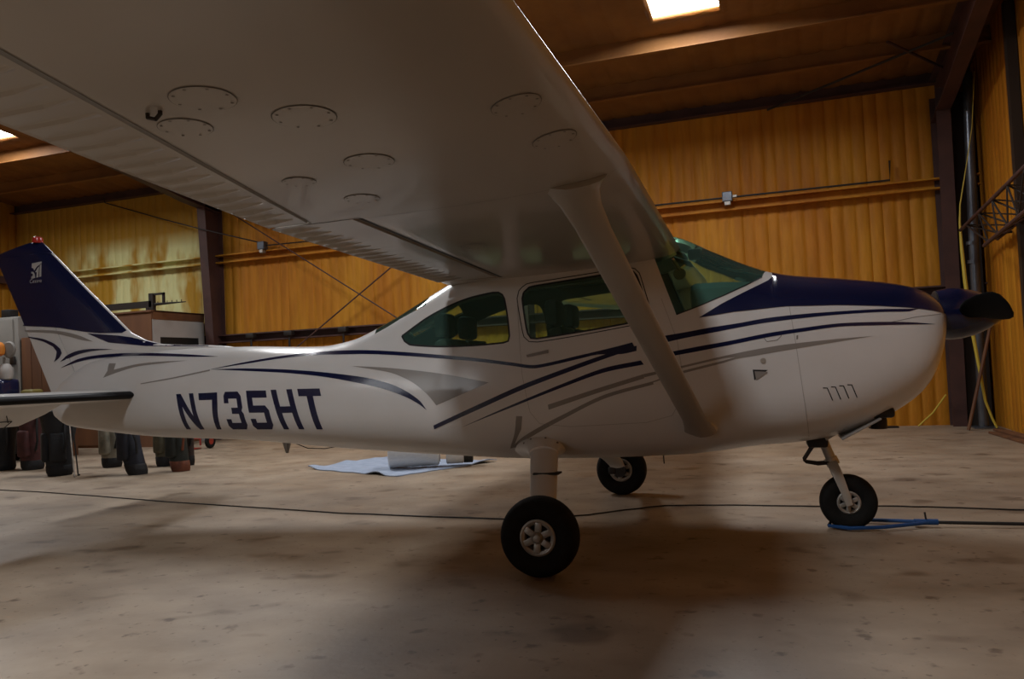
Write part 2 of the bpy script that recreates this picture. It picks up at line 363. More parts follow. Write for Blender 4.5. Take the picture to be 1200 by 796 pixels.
# ---- fin outline
_FL = [(-4.90,2.475),(-4.86,2.45),(-4.418,2.036),(-4.194,1.834),(-3.932,1.598),(-3.78,1.525),(-3.629,1.487),(-3.373,1.464),(-3.122,1.449),(-2.95,1.43),(-2.8,1.40)]
_FT = [(-5.43,2.385),(-5.142,1.805),(-4.805,1.082),(-4.79,1.05)]
def fin_le(z): return float(np.interp(z, [p[1] for p in _FL][::-1], [p[0] for p in _FL][::-1])) if z > 1.40 else -3.3
def fin_te(z): return float(np.interp(z, [p[1] for p in _FT][::-1], [p[0] for p in _FT][::-1]))
def fin_hinge(z): return -4.42-(z-1.05)*.465
def fin_half(x, z):
    a, b = fin_le(z), fin_te(z)
    if not b < x < a or z > 2.49 or z < 1.05: return 0.
    c = (a-x)/(a-b); t = .115
    h = 5*t*(.2969*math.sqrt(c)-.126*c-.3516*c*c+.2843*c**3-.1036*c**4)*min(a-b, .95)
    if z > 2.40: h *= math.sqrt(max(0,1-((z-2.40)/.092)**2))
    return min(h, .05)
def body_half(x, z): return max(fhalf(x,z), fin_half(x,z))

def sec_poly(x, n=56):
    zb,zt,w,zw,nl,nu,tp = fpar(x); pts = []
    s = np.linspace(0,1,n)
    tl = np.unique(np.concatenate([s, (1-s**nl)**(1/nl)]))[::-1]
    for t in tl: pts.append((w*max(0,1-t**nl)**(1/nl), zw-t*(zw-zb)))
    tu = np.unique(np.concatenate([s, (1-s**nu)**(1/nu)]))
    for t in tu[1:]: pts.append((w*max(0,1-t**nu)**(1/nu)*(1-tp*t), zw+t*(zt-zw)))
    p = np.array(pts); a = np.concatenate([[0], np.cumsum(np.hypot(*np.diff(p,axis=0).T))]); return p, a/a[-1]
_sc = {}
def sec(x):
    k = round(x,4)
    if k not in _sc: _sc[k] = sec_poly(k)
    return _sc[k]
def surf(x, v):
    p, a = sec(x); return (x, float(np.interp(v,a,p[:,0])), float(np.interp(v,a,p[:,1])))
def v_of(x, z):
    p, a = sec(x); return float(np.interp(z, p[:,1], a))
def inside(q, poly):
    x,y = q; c = False; n = len(poly); j = n-1
    for i in range(n):
        (xi,yi),(xj,yj) = poly[i],poly[j]
        if (yi>y) != (yj>y) and x < (xj-xi)*(y-yi)/(yj-yi)+xi: c = not c
        j = i
    return c
def dense(poly, step, close=True):
    o = []; n = len(poly)
    for i in range(n if close else n-1):
        a, b = poly[i], poly[(i+1)%n]; k = max(1, int(math.hypot(a[0]-b[0],a[1]-b[1])/step))
        o += [(a[0]+(b[0]-a[0])*t/k, a[1]+(b[1]-a[1])*t/k) for t in range(k)]
    if not close: o.append(poly[-1])
    return o
def smooth_loop(poly, it=2):
    for _ in range(it):
        o = []
        for i in range(len(poly)):
            a, b = poly[i], poly[(i+1)%len(poly)]
            o += [(a[0]*.78+b[0]*.22, a[1]*.78+b[1]*.22), (a[0]*.22+b[0]*.78, a[1]*.22+b[1]*.78)]
        poly = o
    return poly
def cdt(pts, loops):
    vs = [Vector(p) for p in pts]; ed = []
    for lp in loops:
        o = len(vs); vs += [Vector(p) for p in lp]; ed += [(o+i, o+(i+1)%len(lp)) for i in range(len(lp))]
    r = geometry.delaunay_2d_cdt(vs, ed, [], 0, 1e-6)
    return [tuple(v) for v in r[0]], [tuple(f) for f in r[2]]

def curved(poly, hardang=21):
    """round the gentle bends of an outline, keep its sharp corners"""
    n = len(poly); o = []; hard = []
    for i in range(n):
        a, b, c = (Vector(poly[(i+k)%n]) for k in (-1,0,1)); u, v = b-a, c-b
        hard.append(u.length < 1e-6 or v.length < 1e-6 or u.angle(v) > math.radians(hardang))
    for i in range(n):
        p0, p1, p2, p3 = (Vector(poly[(i+k)%n]) for k in (-1,0,1,2))
        if hard[i]: p0 = p1*2-p2
        if hard[(i+1)%n]: p3 = p2*2-p1
        k = max(1, int((p2-p1).length/.03))
        d1 = min(1., (p2-p1).length/max((p1-p0).length,1e-6)); d2 = min(1., (p2-p1).length/max((p3-p2).length,1e-6))
        m1 = ((p1-p0)*d1+(p2-p1))*.5; m2 = ((p2-p1)+(p3-p2)*d2)*.5
        for q in range(k):
            t = q/k; t2, t3 = t*t, t*t*t
            w = p1*(2*t3-3*t2+1)+m1*(t3-2*t2+t)+p2*(-2*t3+3*t2)+m2*(t3-t2); o.append((w.x,w.y))
    return o
WIN = {
'rear_side_window':[(-1.198,1.405),(-1.172,1.367),(-1.129,1.34),(-0.908,1.315),(-0.642,1.308),(-0.428,1.315),(-0.394,1.324),(-0.385,1.358),(-0.397,1.496),(-0.417,1.613),(-0.432,1.641),(-0.46,1.658),(-0.503,1.66),(-0.674,1.636),(-0.825,1.594),(-1.005,1.52)],
'door_window':[(-0.28,1.644),(-0.29,1.604),(-0.269,1.431),(-0.256,1.367),(-0.236,1.335),(-0.195,1.33),(0.099,1.358),(0.379,1.391),(0.516,1.413),(0.538,1.425),(0.542,1.452),(0.507,1.603),(0.477,1.7),(0.456,1.727),(0.423,1.737),(0.2,1.716),(-0.064,1.694),(-0.241,1.676)]}
WIN = {k: curved(v, 70) for k,v in WIN.items()}
def xv(pl): return [(x, v_of(x,z)) for x,z in pl]
win_loops = {k: dense(xv(v), .025) for k,v in WIN.items()}
low = xv([(.717,1.431),(.862,1.479),(1.019,1.541),(1.15,1.599),(1.246,1.649)])
win_loops['windshield'] = dense(xv([(.58,1.837)])+low+[(1.30,1.0),(.70,1.0)], .025)
rw = xv([(-1.46,1.437),(-1.25,1.535),(-1.04,1.615)])
win_loops['rear_window'] = dense(rw+[(-1.06,1.0),(-1.56,1.0)], .025)
X0, X1 = FS[0][0], FS[-1][0]
xs = sorted(set([round(t,4) for t in np.arange(X0,X1,.045)]+[X1,2.276,2.262,2.245,2.22])); vsamp = [i/34 for i in range(35)]
allw = [p for l in win_loops.values() for p in l]; aw = np.array(allw)
grid = []
for x in xs:
    for v in vsamp:
        d = np.abs(aw[:,0]-x)/.016+np.abs(aw[:,1]-v)/.010
        if d.min() > 1: grid.append((x,v))
V2, F2 = cdt(grid, win_loops.values())
parts = {k: [] for k in win_loops}; skin = []
for f in F2:
    c = (sum(V2[i][0] for i in f)/3, sum(V2[i][1] for i in f)/3)
    for k,l in win_loops.items():
        if inside(c, l): parts[k].append(f); break
    else: skin.append(f)
V3 = [surf(x, min(max(v,0),1)) for x,v in V2]
def skin_mesh(faces, name, m, parent, fn=lambda p: p, both=True, caps=False, side=-1):
    bm = bmesh.new()
    for s in ((-1,1) if both else (side,)):
        idx = {}
        for f in faces:
            vv = []
            for i in f:
                if i not in idx: p = fn(V3[i]); idx[i] = bm.verts.new((p[0], s*p[1], p[2]))
                vv.append(idx[i])
            try: bm.faces.new(vv)
            except ValueError: pass
    bmesh.ops.remove_doubles(bm, verts=bm.verts[:], dist=2e-4)
    if caps:
        for xe in (X0, X1):
            es = [e for e in bm.edges if e.is_boundary and all(abs(v.co.x-xe)<1e-4 for v in e.verts)]
            if es: bmesh.ops.holes_fill(bm, edges=es, sides=0)
    bmesh.ops.recalc_face_normals(bm, faces=bm.faces[:])
    me = bpy.data.meshes.new(name); bm.to_mesh(me); bm.free(); me.materials.append(MT[m]); me.shade_smooth(); me.set_sharp_from_angle(angle=math.radians(50))
    o = bpy.data.objects.new(name, me); C.objects.link(o); o.parent = parent; return o
fus = skin_mesh(skin, 'fuselage', 'white', plane, caps=True)
for k in ('rear_side_window','door_window'):
    for s in (-1,1): skin_mesh(parts[k], k, 'glass', plane, both=False, side=s)
skin_mesh(parts['windshield'], 'windshield', 'glass', plane)
skin_mesh(parts['rear_window'], 'rear_window', 'glass', plane)
ok = lambda f: all(-1.75 < V2[i][0] < 1.28 for i in f)
skin_mesh([f for f in skin if ok(f)], 'cabin_lining', 'lining', plane, fn=lambda p: (p[0], p[1]*.955, 1.1+(p[2]-1.1)*.965))

# ---- paint and seams that follow the skin
def decal(poly, name, m, parent, off=.0018, half=body_half, step=.03, sides=(-1,1), spline=False):
    """thin painted patch: outline in (x,z), laid on the skin of both sides"""
    if spline: poly = curved(poly)
    lp = dense(poly, step); a = np.array(lp)
    inner = [(x,z) for x in np.arange(a[:,0].min(),a[:,0].max(),step*1.3) for z in np.arange(a[:,1].min(),a[:,1].max(),step*1.3)
             if inside((x,z),poly) and (np.abs(a-np.array((x,z))).sum(1).min() > step*.5)]
    v, f = cdt(inner, [lp]); f = [t for t in f if inside((sum(v[i][0] for i in t)/3, sum(v[i][1] for i in t)/3), poly)]
    for s in sides:
        mb = MB().add([(x, s*(half(x,z)+off), z) for x,z in v], f); mb.build(name, m, parent, ang=80)
def seam(pts, name, parent, w=.005, m='seam', half=body_half, sides=(-1,1), off=.0016):
    pts = dense(pts, .03, False)
    for s in sides:
        vs = []
        for i,(x,z) in enumerate(pts):
            a, b = pts[max(i-1,0)], pts[min(i+1,len(pts)-1)]; d = Vector((b[0]-a[0], b[1]-a[1])).normalized()
            for k in (-.5,.5): X, Z = x-d.y*w*k, z+d.x*w*k; vs.append((X, s*(half(X,Z)+off), Z))
        MB().add(vs, [(2*i,2*i+1,2*i+3,2*i+2) for i in range(len(pts)-1)]).build(name, m, parent, ang=80)
NAVY = [
[(-2.937,1.244),(-2.564,1.235),(-2.157,1.208),(-1.798,1.171),(-1.467,1.122),(-1.26,1.066),(-1.126,1.002),(-1.043,.941),(-1.001,.881),(-1.051,.92),(-1.141,.97),(-1.295,1.028),(-1.467,1.073),(-1.794,1.137),(-2.15,1.182),(-2.559,1.216)],
[(-2.937,1.244),(-2.587,1.288),(-2.295,1.318),(-2.001,1.333),(-1.736,1.331),(-1.486,1.32),(-1.195,1.293),(-.863,1.253),(-.612,1.22),(-.371,1.18),(-.212,1.156),(.094,1.206),(.318,1.247),(.434,1.271),(.459,1.215),(.366,1.2),(.206,1.204),(.093,1.184),(-.213,1.134),(-.371,1.158),(-.613,1.197),(-.863,1.229),(-1.194,1.267),(-1.48,1.292),(-1.718,1.301),(-1.976,1.311),(-2.279,1.3),(-2.579,1.273)],
[(-.962,.774),(-.621,.908),(-.315,1.026),(-.023,1.12),(.205,1.189),(.367,1.231),(.461,1.248),(.459,1.215),(.366,1.206),(.204,1.16),(-.023,1.089),(-.317,.992),(-.624,.874),(-.96,.747)],
[(-.76,.755),(-.43,.882),(-.025,1.028),(.247,1.116),(.484,1.154),(.501,1.127),(.246,1.087),(-.027,1.004),(-.43,.868)],
[(.585,1.293),(.597,1.297),(.751,1.315),(.908,1.336),(1.088,1.355),(1.255,1.377),(1.463,1.389),(1.673,1.393),(1.897,1.393),(2.067,1.385),(2.119,1.383),(2.065,1.37),(1.895,1.375),(1.671,1.373),(1.462,1.364),(1.253,1.349),(1.086,1.328),(.907,1.301),(.75,1.278),(.595,1.251)],
[(.640,1.192),(.651,1.195),(.851,1.225),(1.022,1.247),(1.26,1.284),(1.458,1.304),(1.666,1.32),(1.89,1.316),(2.058,1.305),(2.202,1.286),(2.057,1.291),(1.888,1.296),(1.665,1.3),(1.456,1.281),(1.258,1.259),(1.02,1.221),(.85,1.195),(.65,1.168)],
[(-4.498,1.085),(-4.389,1.112),(-4.282,1.119),(-4.368,1.093)]]
GREY = [
[(-3.656,1.159),(-3.288,1.197),(-2.937,1.243),(-2.933,1.232),(-3.287,1.187),(-3.655,1.152)],
[(.499,1.067),(.699,1.101),(.992,1.157),(1.205,1.191),(1.359,1.209),(1.646,1.227),(1.855,1.234),(1.645,1.21),(1.357,1.174),(1.203,1.154),(1.061,1.135),(.989,1.115),(.707,1.053),(.552,1.011),(.553,1.019),(.708,1.069),(.99,1.129),(1.062,1.147),(.991,1.143),(.699,1.087),(.501,1.046)],
[(-.135,.893),(.197,.987),(.499,1.067),(.5,1.04),(.196,.957),(-.132,.86)],
[(-.423,.613),(-.334,.679),(-.187,.757),(-.037,.826),(.24,.945),(.553,1.019),(.557,1.0),(.238,.92),(-.04,.796),(-.192,.723),(-.328,.651),(-.402,.606)],
[(-.357,.824),(-.315,.823),(-.331,.737),(-.414,.606),(-.44,.6),(-.382,.709)],
[(-1.601,1.212),(-1.274,1.183),(-.864,1.124),(-.536,1.054),(-.925,.912),(-.986,.986),(-1.106,1.078),(-1.273,1.15)],
[(-4.073,1.342),(-3.989,1.338),(-3.987,1.285),(-3.745,1.32),(-3.47,1.33),(-3.199,1.326),(-3.462,1.315),(-3.735,1.299),(-3.936,1.261),(-4.096,1.221),(-4.061,1.277)]]
for q in NAVY: decal(q, 'navy_stripe', 'navy', fus, spline=True)
for q in GREY: decal(q, 'grey_stripe', 'grey', fus, spline=True)
# registration
GLY = {'N':[(0,0),(.27,0),(.75,.62),(.75,0),(1,0),(1,1),(.75,1),(.25,.36),(.25,1),(0,1)],
'7':[(0,0),(1,0),(1.03,.3),(1,1),(.68,1),(.73,.19),(0,.19)],
'3':[(0,.1),(.1,0),(.85,0),(1,.12),(1,.42),(.92,.5),(1,.58),(1,.88),(.85,1),(.12,1),(0,.9),(0,.72),(.26,.72),(.26,.82),(.74,.82),(.74,.58),(.38,.58),(.38,.42),(.74,.42),(.74,.18),(.26,.18),(.26,.3),(0,.3)],
'5':[(0,0),(1,0),(1,.18),(.27,.18),(.27,.38),(.85,.38),(1,.5),(1,.88),(.85,1),(.12,1),(0,.9),(0,.72),(.26,.72),(.26,.82),(.74,.82),(.74,.56),(0,.56)],
'H':[(0,0),(.26,0),(.26,.42),(.74,.42),(.74,0),(1,0),(1,1),(.74,1),(.74,.58),(.26,.58),(.26,1),(0,1)],
'T':[(0,0),(1,0),(1,.18),(.64,.18),(.64,1),(.36,1),(.36,.18),(0,.18)]}
REG = [('N',(-3.263,1.06),(-3.083,1.062),(-3.028,.77),(-3.217,.773)),('7',(-3.03,1.06),(-2.837,1.061),(-2.852,.769),(-3.001,.77)),('3',(-2.775,1.063),(-2.608,1.061),(-2.566,.766),(-2.76,.768)),
('5',(-2.551,1.065),(-2.361,1.061),(-2.314,.764),(-2.515,.765)),('H',(-2.316,1.064),(-2.119,1.063),(-2.041,.762),(-2.232,.763)),('T',(-2.07,1.063),(-1.869,1.06),(-1.803,.759),(-2.002,.761))]
def bil(q, u, v): return tuple((q[0][k]*(1-u)+q[1][k]*u)*(1-v)+(q[3][k]*(1-u)+q[2][k]*u)*v for k in (0,1))
for g,*q in REG:
    pl = [bil(q,u,v) for u,v in GLY[g]]
    decal(pl, 'registration_letter', 'navy', fus, sides=(-1,))
    pl2 = [(-5.07-x, z) for x,z in pl]; decal(pl2, 'registration_letter', 'navy', fus, sides=(1,))
# navy cowl top
be = [(.854,1.401),(1.066,1.426),(1.369,1.442),(1.676,1.43),(1.9,1.411),(2.068,1.391),(2.178,1.370),(2.235,1.356),(2.282,1.343)]
bt = [(.854,1.401),(.991,1.479),(1.122,1.543),(1.254,1.605),(1.285,1.622),(1.307,1.645)]
mb = MB(); bx = sorted(set([.856]+[round(t,3) for t in np.arange(.89,2.23,.035)]+[1.285,1.3065,1.31,2.25,2.265,2.275,2.281])); R = []
for x in bx:
    zl = np.interp(x,[p[0] for p in be],[p[1] for p in be]); vl = v_of(x,zl)
    vu = v_of(x, np.interp(x,[p[0] for p in bt],[p[1] for p in bt])) if x < 1.307 else 1.0
    row = []
    for k in range(15):
        p = surf(x, vl+(vu-vl)*k/14); d = Vector((0,p[1],p[2]-1.1)).normalized()*.0045; row.append((p[0], -(p[1]+abs(d.y)), p[2]+d.z))
    R.append(row)
mb.rings(R, closed=False, cap=False); mb.rings([[(x,-y,z) for x,y,z in r] for r in R], closed=False, cap=False); mb.build('cowl_top_paint','navy',fus,ang=80)
# seams, latches, louvres, vents
seam([(1.373,1.64),(1.38,1.521),(1.393,1.438),(1.414,1.226),(1.441,.916),(1.47,.63)], 'cowl_seam', fus, .0035, m='faint')
seam([(2.24,1.345),(2.1,1.335),(1.95,1.31),(1.75,1.30)], 'cowl_seam', fus, .0025)
seam([(-.326,1.607),(-.314,1.319),(-.302,1.093),(-.26,.85),(-.2,.77),(.0,.745),(.5,.76),(.66,.8),(.72,.9),(.74,1.05),(.715,1.27),(.628,1.54)], 'door_seam', fus, .003, m='faint')
FR = [(-.313,1.658),(-.326,1.607),(-.299,1.421),(-.283,1.346),(-.249,1.313),(-.19,1.307),(.098,1.336),(.378,1.372),(.531,1.393),(.559,1.413),(.561,1.457),(.523,1.613),(.494,1.716),(.467,1.746),(.423,1.758),(.2,1.739),(-.064,1.717),(-.259,1.7),(-.313,1.658)]
FR = curved(FR[:-1], 70); FR.append(FR[0])
seam(FR, 'window_frame_seam', fus, .006, m='black')
for k in ('rear_side_window','door_window'): seam(WIN[k]+[WIN[k][0]], 'window_gasket', fus, .012, m='black', off=.001)
seam([(.717,1.431),(.862,1.479),(1.019,1.541),(1.15,1.599),(1.246,1.649)], 'windshield_gasket', fus, .008, m='black')
for i in range(4):
    x = 1.555+i*.046; z = .938+i*.0045
    seam([(x,z),(x+.024,z-.001),(x+.052,z-.078)], 'cowl_louvre', fus, .006, m='black')
decal([(1.158,1.066),(1.247,1.060),(1.235,1.052),(1.164,1.0)], 'air_vent', 'black', fus, step=.02)
decal([(1.168,1.056),(1.235,1.050),(1.245,1.045),(1.175,1.0)], 'vent_scoop', 'grey', fus, off=.004, step=.02)
decal([(1.222+.017*math.cos(a*math.pi/6),1.117+.017*math.sin(a*math.pi/6)) for a in range(12)], 'fuel_drain_cap', 'steel', fus, off=.004, step=.02)
seam([(1.235,1.255),(1.25,1.232),(1.31,1.238),(1.335,1.262),(1.335,1.29)], 'access_panel_seam', fus, .004)
decal([(1.42,1.236),(1.43,1.238),(1.432,1.262),(1.422,1.26)], 'cowl_latch', 'seam', fus, step=.02)
decal([(-.269,1.226),(-.116,1.253),(-.117,1.23),(-.263,1.209)], 'door_handle', 'grey', fus, off=.008, step=.03)
for s in (-1,1):                                         # cooling intakes beside the spinner
    mb = MB(); mb.lathe([(.001,2.290),(.09,2.290),(.105,2.284)],(0,s*.205,1.31),'x',24,sy=.62); mb.build('air_intake','black',fus)
mb = MB(); mb.rbox(-2.46,-2.44,-.012,.012,.55,.65,.005).add([(-2.495,-.006,.65),(-2.41,-.006,.65),(-2.44,-.004,.548),(-2.462,-.004,.548),(-2.495,.006,.65),(-2.41,.006,.65),(-2.44,.004,.548),(-2.462,.004,.548)],[(0,1,2,3),(4,7,6,5),(0,4,5,1),(1,5,6,2),(2,6,7,3),(3,7,4,0)]); mb.build('belly_antenna','grey',plane)
MB().tube([(-2.36,-.02,.625),(-2.25,-.02,.585),(-2.1,-.02,.58),(-1.95,-.02,.60)],.004,5).build('antenna_wire','black',plane)
MB().tube([(.535,-.05,.52),(.537,-.05,.44)],[.005,.004],6).build('drain_mast','black',plane)

# ---- fin, rudder, beacon, tail paint
def fin_part(zs, xa, xb, name, m, parent, n=30):
    mb = MB(); R = []
    for z in zs:
        a, b = xa(z), xb(z); ring = []
        cs = [a+(b-a)*(1-math.cos(math.pi*k/n))/2 for k in range(n+1)]
        for x in cs: ring.append((x, -fin_half(min(max(x,fin_te(z)+1e-4),fin_le(z)-1e-4),z)-1e-4, z))
        for x in cs[::-1]: ring.append((x, fin_half(min(max(x,fin_te(z)+1e-4),fin_le(z)-1e-4),z)+1e-4, z))
        R.append(ring)
    mb.rings(R); return mb.build(name, m, parent, ang=60)
fz = [1.08,1.2,1.3,1.38,1.402,1.415,1.43,1.45,1.456,1.464,1.475,1.487,1.50,1.5125,1.525,1.54,1.56,1.58,1.598]+[1.62+.0306*i for i in range(25)]
fin = fin_part(fz, fin_le, lambda z: fin_hinge(z)+.004, 'vertical_fin', 'white', plane)
rud = fin_part([1.085+.05*i for i in range(26)], lambda z: fin_hinge(z)-.004, fin_te, 'rudder', 'white', plane)
tipp = fin_part([2.36,2.385,2.40,2.42,2.44,2.455,2.468,2.478], lambda z: fin_le(z), lambda z: max(fin_te(z), -5.43+(z-2.385)*5.2), 'fin_tip', 'navy', plane)
mb = MB(); mb.lathe([(.001,2.522),(.022,2.520),(.040,2.510),(.045,2.495),(.045,2.465),(.05,2.46)],(-4.935,0,0),'z',16); bc = mb.build('beacon','red',plane)
zb_ = [(-5.16,1.727),(-5.124,1.727),(-4.853,1.703),(-4.663,1.682),(-4.385,1.631),(-4.22,1.61),(-4.04,1.593)]
up_l = [(fin_le(z)-.010, z) for z in (1.62,1.7,1.8,1.9,2.0,2.1,2.2,2.3,2.357)]
up_t = [(fin_te(z)+.004, z) for z in (2.357,2.2,2.0,1.85,1.74)]
fh = lambda x,z: fin_half(min(max(x,fin_te(z)+.002),fin_le(z)-.0005),z)
decal(zb_[1:-1]+[(-4.0,1.60)]+up_l+up_t, 'fin_paint', 'navy', fin, half=fh, step=.03, off=.0055)
decal([(-4.357,1.615),(-4.022,1.577),(-3.90,1.555),(-3.80,1.527),(-3.65,1.489),(-3.40,1.464),(-3.14,1.447),(-3.14,1.442),(-3.40,1.455),(-3.742,1.474),(-4.132,1.524)], 'fin_paint', 'navy', fin, half=body_half, step=.02, off=.004)
for nm,mm,pl in (('grey_stripe','grey',[(-5.106,1.688),(-4.854,1.673),(-4.664,1.652),(-4.459,1.605),(-4.295,1.541),(-4.405,1.558),(-4.572,1.602),(-4.759,1.641),(-5.098,1.672)]),
 ('navy_stripe','navy',[(-5.068,1.628),(-4.876,1.595),(-4.743,1.546),(-4.678,1.497),(-4.67,1.459),(-4.709,1.416),(-4.767,1.385),(-4.742,1.433),(-4.726,1.477),(-4.763,1.521),(-4.876,1.572),(-5.06,1.617)]),
 ('navy_stripe','navy',[(-4.692,1.382),(-4.625,1.401),(-4.483,1.439),(-4.316,1.46),(-4.089,1.464),(-4.343,1.478),(-4.501,1.467),(-4.624,1.432)]),
 ('navy_stripe','navy',[(-4.693,1.328),(-4.485,1.398),(-4.299,1.42),(-4.028,1.425),(-3.75,1.415),(-3.46,1.396),(-3.15,1.369),(-2.90,1.343),(-3.13,1.352),(-3.42,1.371),(-3.75,1.392),(-4.028,1.398),(-4.3,1.395),(-4.486,1.372)])):
    decal(pl, nm, mm, fin, half=body_half, off=.0035, step=.02, spline=True)
# emblem on the fin: pale tile with swept bars, small word below
LQ = [(-4.966,2.278),(-4.845,2.284),(-4.849,2.150),(-4.970,2.138)]
for g in ([(.08,.02),(1,0),(1,.12),(.55,.30),(.30,.52),(.22,.36),(.05,.30)], [(.40,.62),(.62,.40),(.78,.30),(.72,1),(.50,1),(.55,.66)], [(.84,.24),(1,.16),(1,1),(.80,1)], [(.02,.55),(.22,.58),(.36,.74),(.40,1),(.0,1),(.0,.86),(.16,.82),(.16,.68),(.02,.68)]):
    decal([bil(LQ,u,v) for u,v in g], 'fin_emblem', 'panelw', fin, half=fh, off=.0075, step=.03)
for s in (-1,1):
    cu = bpy.data.curves.new('word','FONT'); cu.body = 'Cessna'; cu.size = .048; cu.align_x = 'CENTER'; cu.shear = .2
    tmp = bpy.data.objects.new('word', cu); C.objects.link(tmp); me = bpy.data.meshes.new_from_object(tmp); C.objects.unlink(tmp); bpy.data.objects.remove(tmp)
    me.materials.append(MT['panelw']); o = bpy.data.objects.new('fin_lettering', me); C.objects.link(o); o.parent = fin
    o.matrix_world = Matrix.Translation((-4.908, s*.0585, 2.098)) @ Matrix.Rotation(0 if s < 0 else math.pi,4,'Z') @ Matrix.Rotation(math.pi/2,4,'X')

# ---- wings
def w_le(y): return .745-.036*max(0,y-2.54)
def w_te(y): return -.86+.098*max(0,y-2.54)
def w_zle(y): return 1.882+.030*(y-.6)
def w_zte(y): return 1.748+.030*(y-.6)
def naca(c, up):
    t = .12; yt = 5*t*(.2969*math.sqrt(c)-.126*c-.3516*c*c+.2843*c**3-.1036*c**4); m, p = .02, .4
    yc = m/p**2*(2*p*c-c*c) if c < p else m/(1-p)**2*((1-2*p)+2*p*c-c*c)
    return yc+(yt if up else -yt)
def wp(y, c, up_):
    ch = w_le(y)-w_te(y); return (w_le(y)-c*ch, y, w_zle(y)+(w_zte(y)-w_zle(y))*c+naca(c,up_)*ch)
def w_low(x, y): return wp(y, (w_le(y)-x)/(w_le(y)-w_te(y)), False)[2]
def cof(x, y): return (w_le(y)-x)/(w_le(y)-w_te(y))
def ail_x(y): return -.64+.172*(y-2.57)
FLAP_Y0, FLAP_Y1, AIL_Y1 = .56, 2.565, 5.15
def make_wing(s):
    root = None; mb = MB(); R = []
    def ring(y, cu, cl, shr=1., n=16):
        pts = [wp(y, cu*(1-k/n)**1.6, True) for k in range(n)] + [wp(y, cl*(k/n)**1.6, False) for k in range(n+1)]
        if shr < 1:
            zc = w_zle(y); xc = .1; pts = [(xc+(p[0]-xc)*(.86+.14*shr), p[1], zc+(p[2]-zc)*shr) for p in pts]
        return [(p[0], s*p[1], p[2]) for p in pts]
    for y in (.3,.56): R.append(ring(y, .99,.99))
    for y in np.linspace(.561,FLAP_Y1,8): R.append(ring(y,.86,cof(-.405,y)))
    for y in np.linspace(FLAP_Y1+.002,AIL_Y1,10): R.append(ring(y,cof(ail_x(y),y),cof(ail_x(y),y)))
    for y,sh in ((AIL_Y1+.002,1),(5.3,.97),(5.38,.85),(5.43,.6),(5.45,.3)): R.append(ring(y,.99,.99,sh))
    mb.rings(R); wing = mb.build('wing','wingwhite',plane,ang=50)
    def surface(name, y0, y1, xh, xb, droop=0.):
        """control surface with beaded skin behind xb(y)"""
        mb = MB(); R = []; ny = int((y1-y0)/.0083)
        for i in range(ny+1):
            y = y0+(y1-y0)*i/ny; ph = (y-y0)/.1; bead = max(0, math.cos(2*math.pi*ph))**5*.013
            edge = 0 if min(y-y0,y1-y) < .03 else 1
            ch, cb = cof(xh(y),y), cof(xb(y),y); ring = []
            hz = (wp(y,ch,True)[2]+wp(y,ch,False)[2])/2; hx = xh(y)
            up_c = [.998,.984,(cb+1)/2,cb+.07,cb+.01,(ch+cb)/2,ch+.012]; lo_c = up_c[::-1]
            for c in up_c: p = wp(y,c,True); ring.append((p[0],y,p[2]+(bead*edge if c > cb+.03 and c < .99 else 0)-.002))
            ring.append((hx-.004, y, hz+.012)); ring.append((hx-.004, y, hz-.012))
            for c in lo_c: p = wp(y,c,False); ring.append((p[0],y,p[2]-(bead*edge if c > cb+.03 and c < .99 else 0)+.002))
            R.append([(p[0], s*p[1], p[2]) for p in ring])
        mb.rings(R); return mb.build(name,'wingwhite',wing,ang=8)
    surface('flap', FLAP_Y0+.02, FLAP_Y1-.008, lambda y: -.435-.00*(y), lambda y: -.635)
    surface('aileron', FLAP_Y1+.015, AIL_Y1-.01, lambda y: ail_x(y)-.010, lambda y: ail_x(y)-.03)
    mb = MB(); ys = np.linspace(FLAP_Y0,FLAP_Y1,10)                 # dark flap gap
    mb.add([(x,s*y,w_low(x,y)-.0006+.0012*(x<-.42)) for y in ys for x in (-.403,-.424)], [(2*i,2*i+1,2*i+3,2*i+2) for i in range(9)]); mb.build('flap_gap','black',wing)
    # rivet and skin seams, inspection covers
    def strip(a, b, w=.004, m='seam', name='skin_seam'):
        a, b = Vector(a), Vector(b); d = (b-a).normalized(); nrm = Vector((-d.y,d.x)); k = 14; vs = []
        for i in range(k+1):
            q = a+(b-a)*i/k
            for e in (-.5,.5): r = q+nrm*w*e; vs.append((r.x, s*r.y, w_low(r.x,r.y)-.0012))
        MB().add(vs,[(2*i,2*i+1,2*i+3,2*i+2) for i in range(k)]).build(name,m,wing)
    strip((-.405,2.575),(-.84,2.575),.006,'black'); strip((.70,2.56),(-.40,2.56),.0025)
    strip((ail_x(2.6)+.004,2.6),(ail_x(5.1)+.004,5.1),.004)
    def cover(x, y, r, screws=8):
        mb = MB(); n = 28
        for r0,r1,h,mi in ((0,r*.965,.0026,0),(r*.965,r,.0014,1)):
            vs = [(x+q*math.cos(2*math.pi*k/n), s*(y+q*math.sin(2*math.pi*k/n))) for q in (r0+1e-4,r1) for k in range(n)]
            mb.add([(a,b,w_low(a,abs(b))-h) for a,b in vs],[(k,(k+1)%n,n+(k+1)%n,n+k) for k in range(n)],mi)
        for k in range(screws):
            a = 2*math.pi*k/screws; X, Y = x+r*.84*math.cos(a), y+r*.84*math.sin(a); z = w_low(X,Y)-.0035
            mb.add([(X+.005*math.cos(q*math.pi/3), s*(Y+.005*math.sin(q*math.pi/3)), z) for q in range(6)],[(0,1,2,3,4,5)],1)
        mb.build('inspection_cover',['wingwhite','seam'],wing,smooth=False)
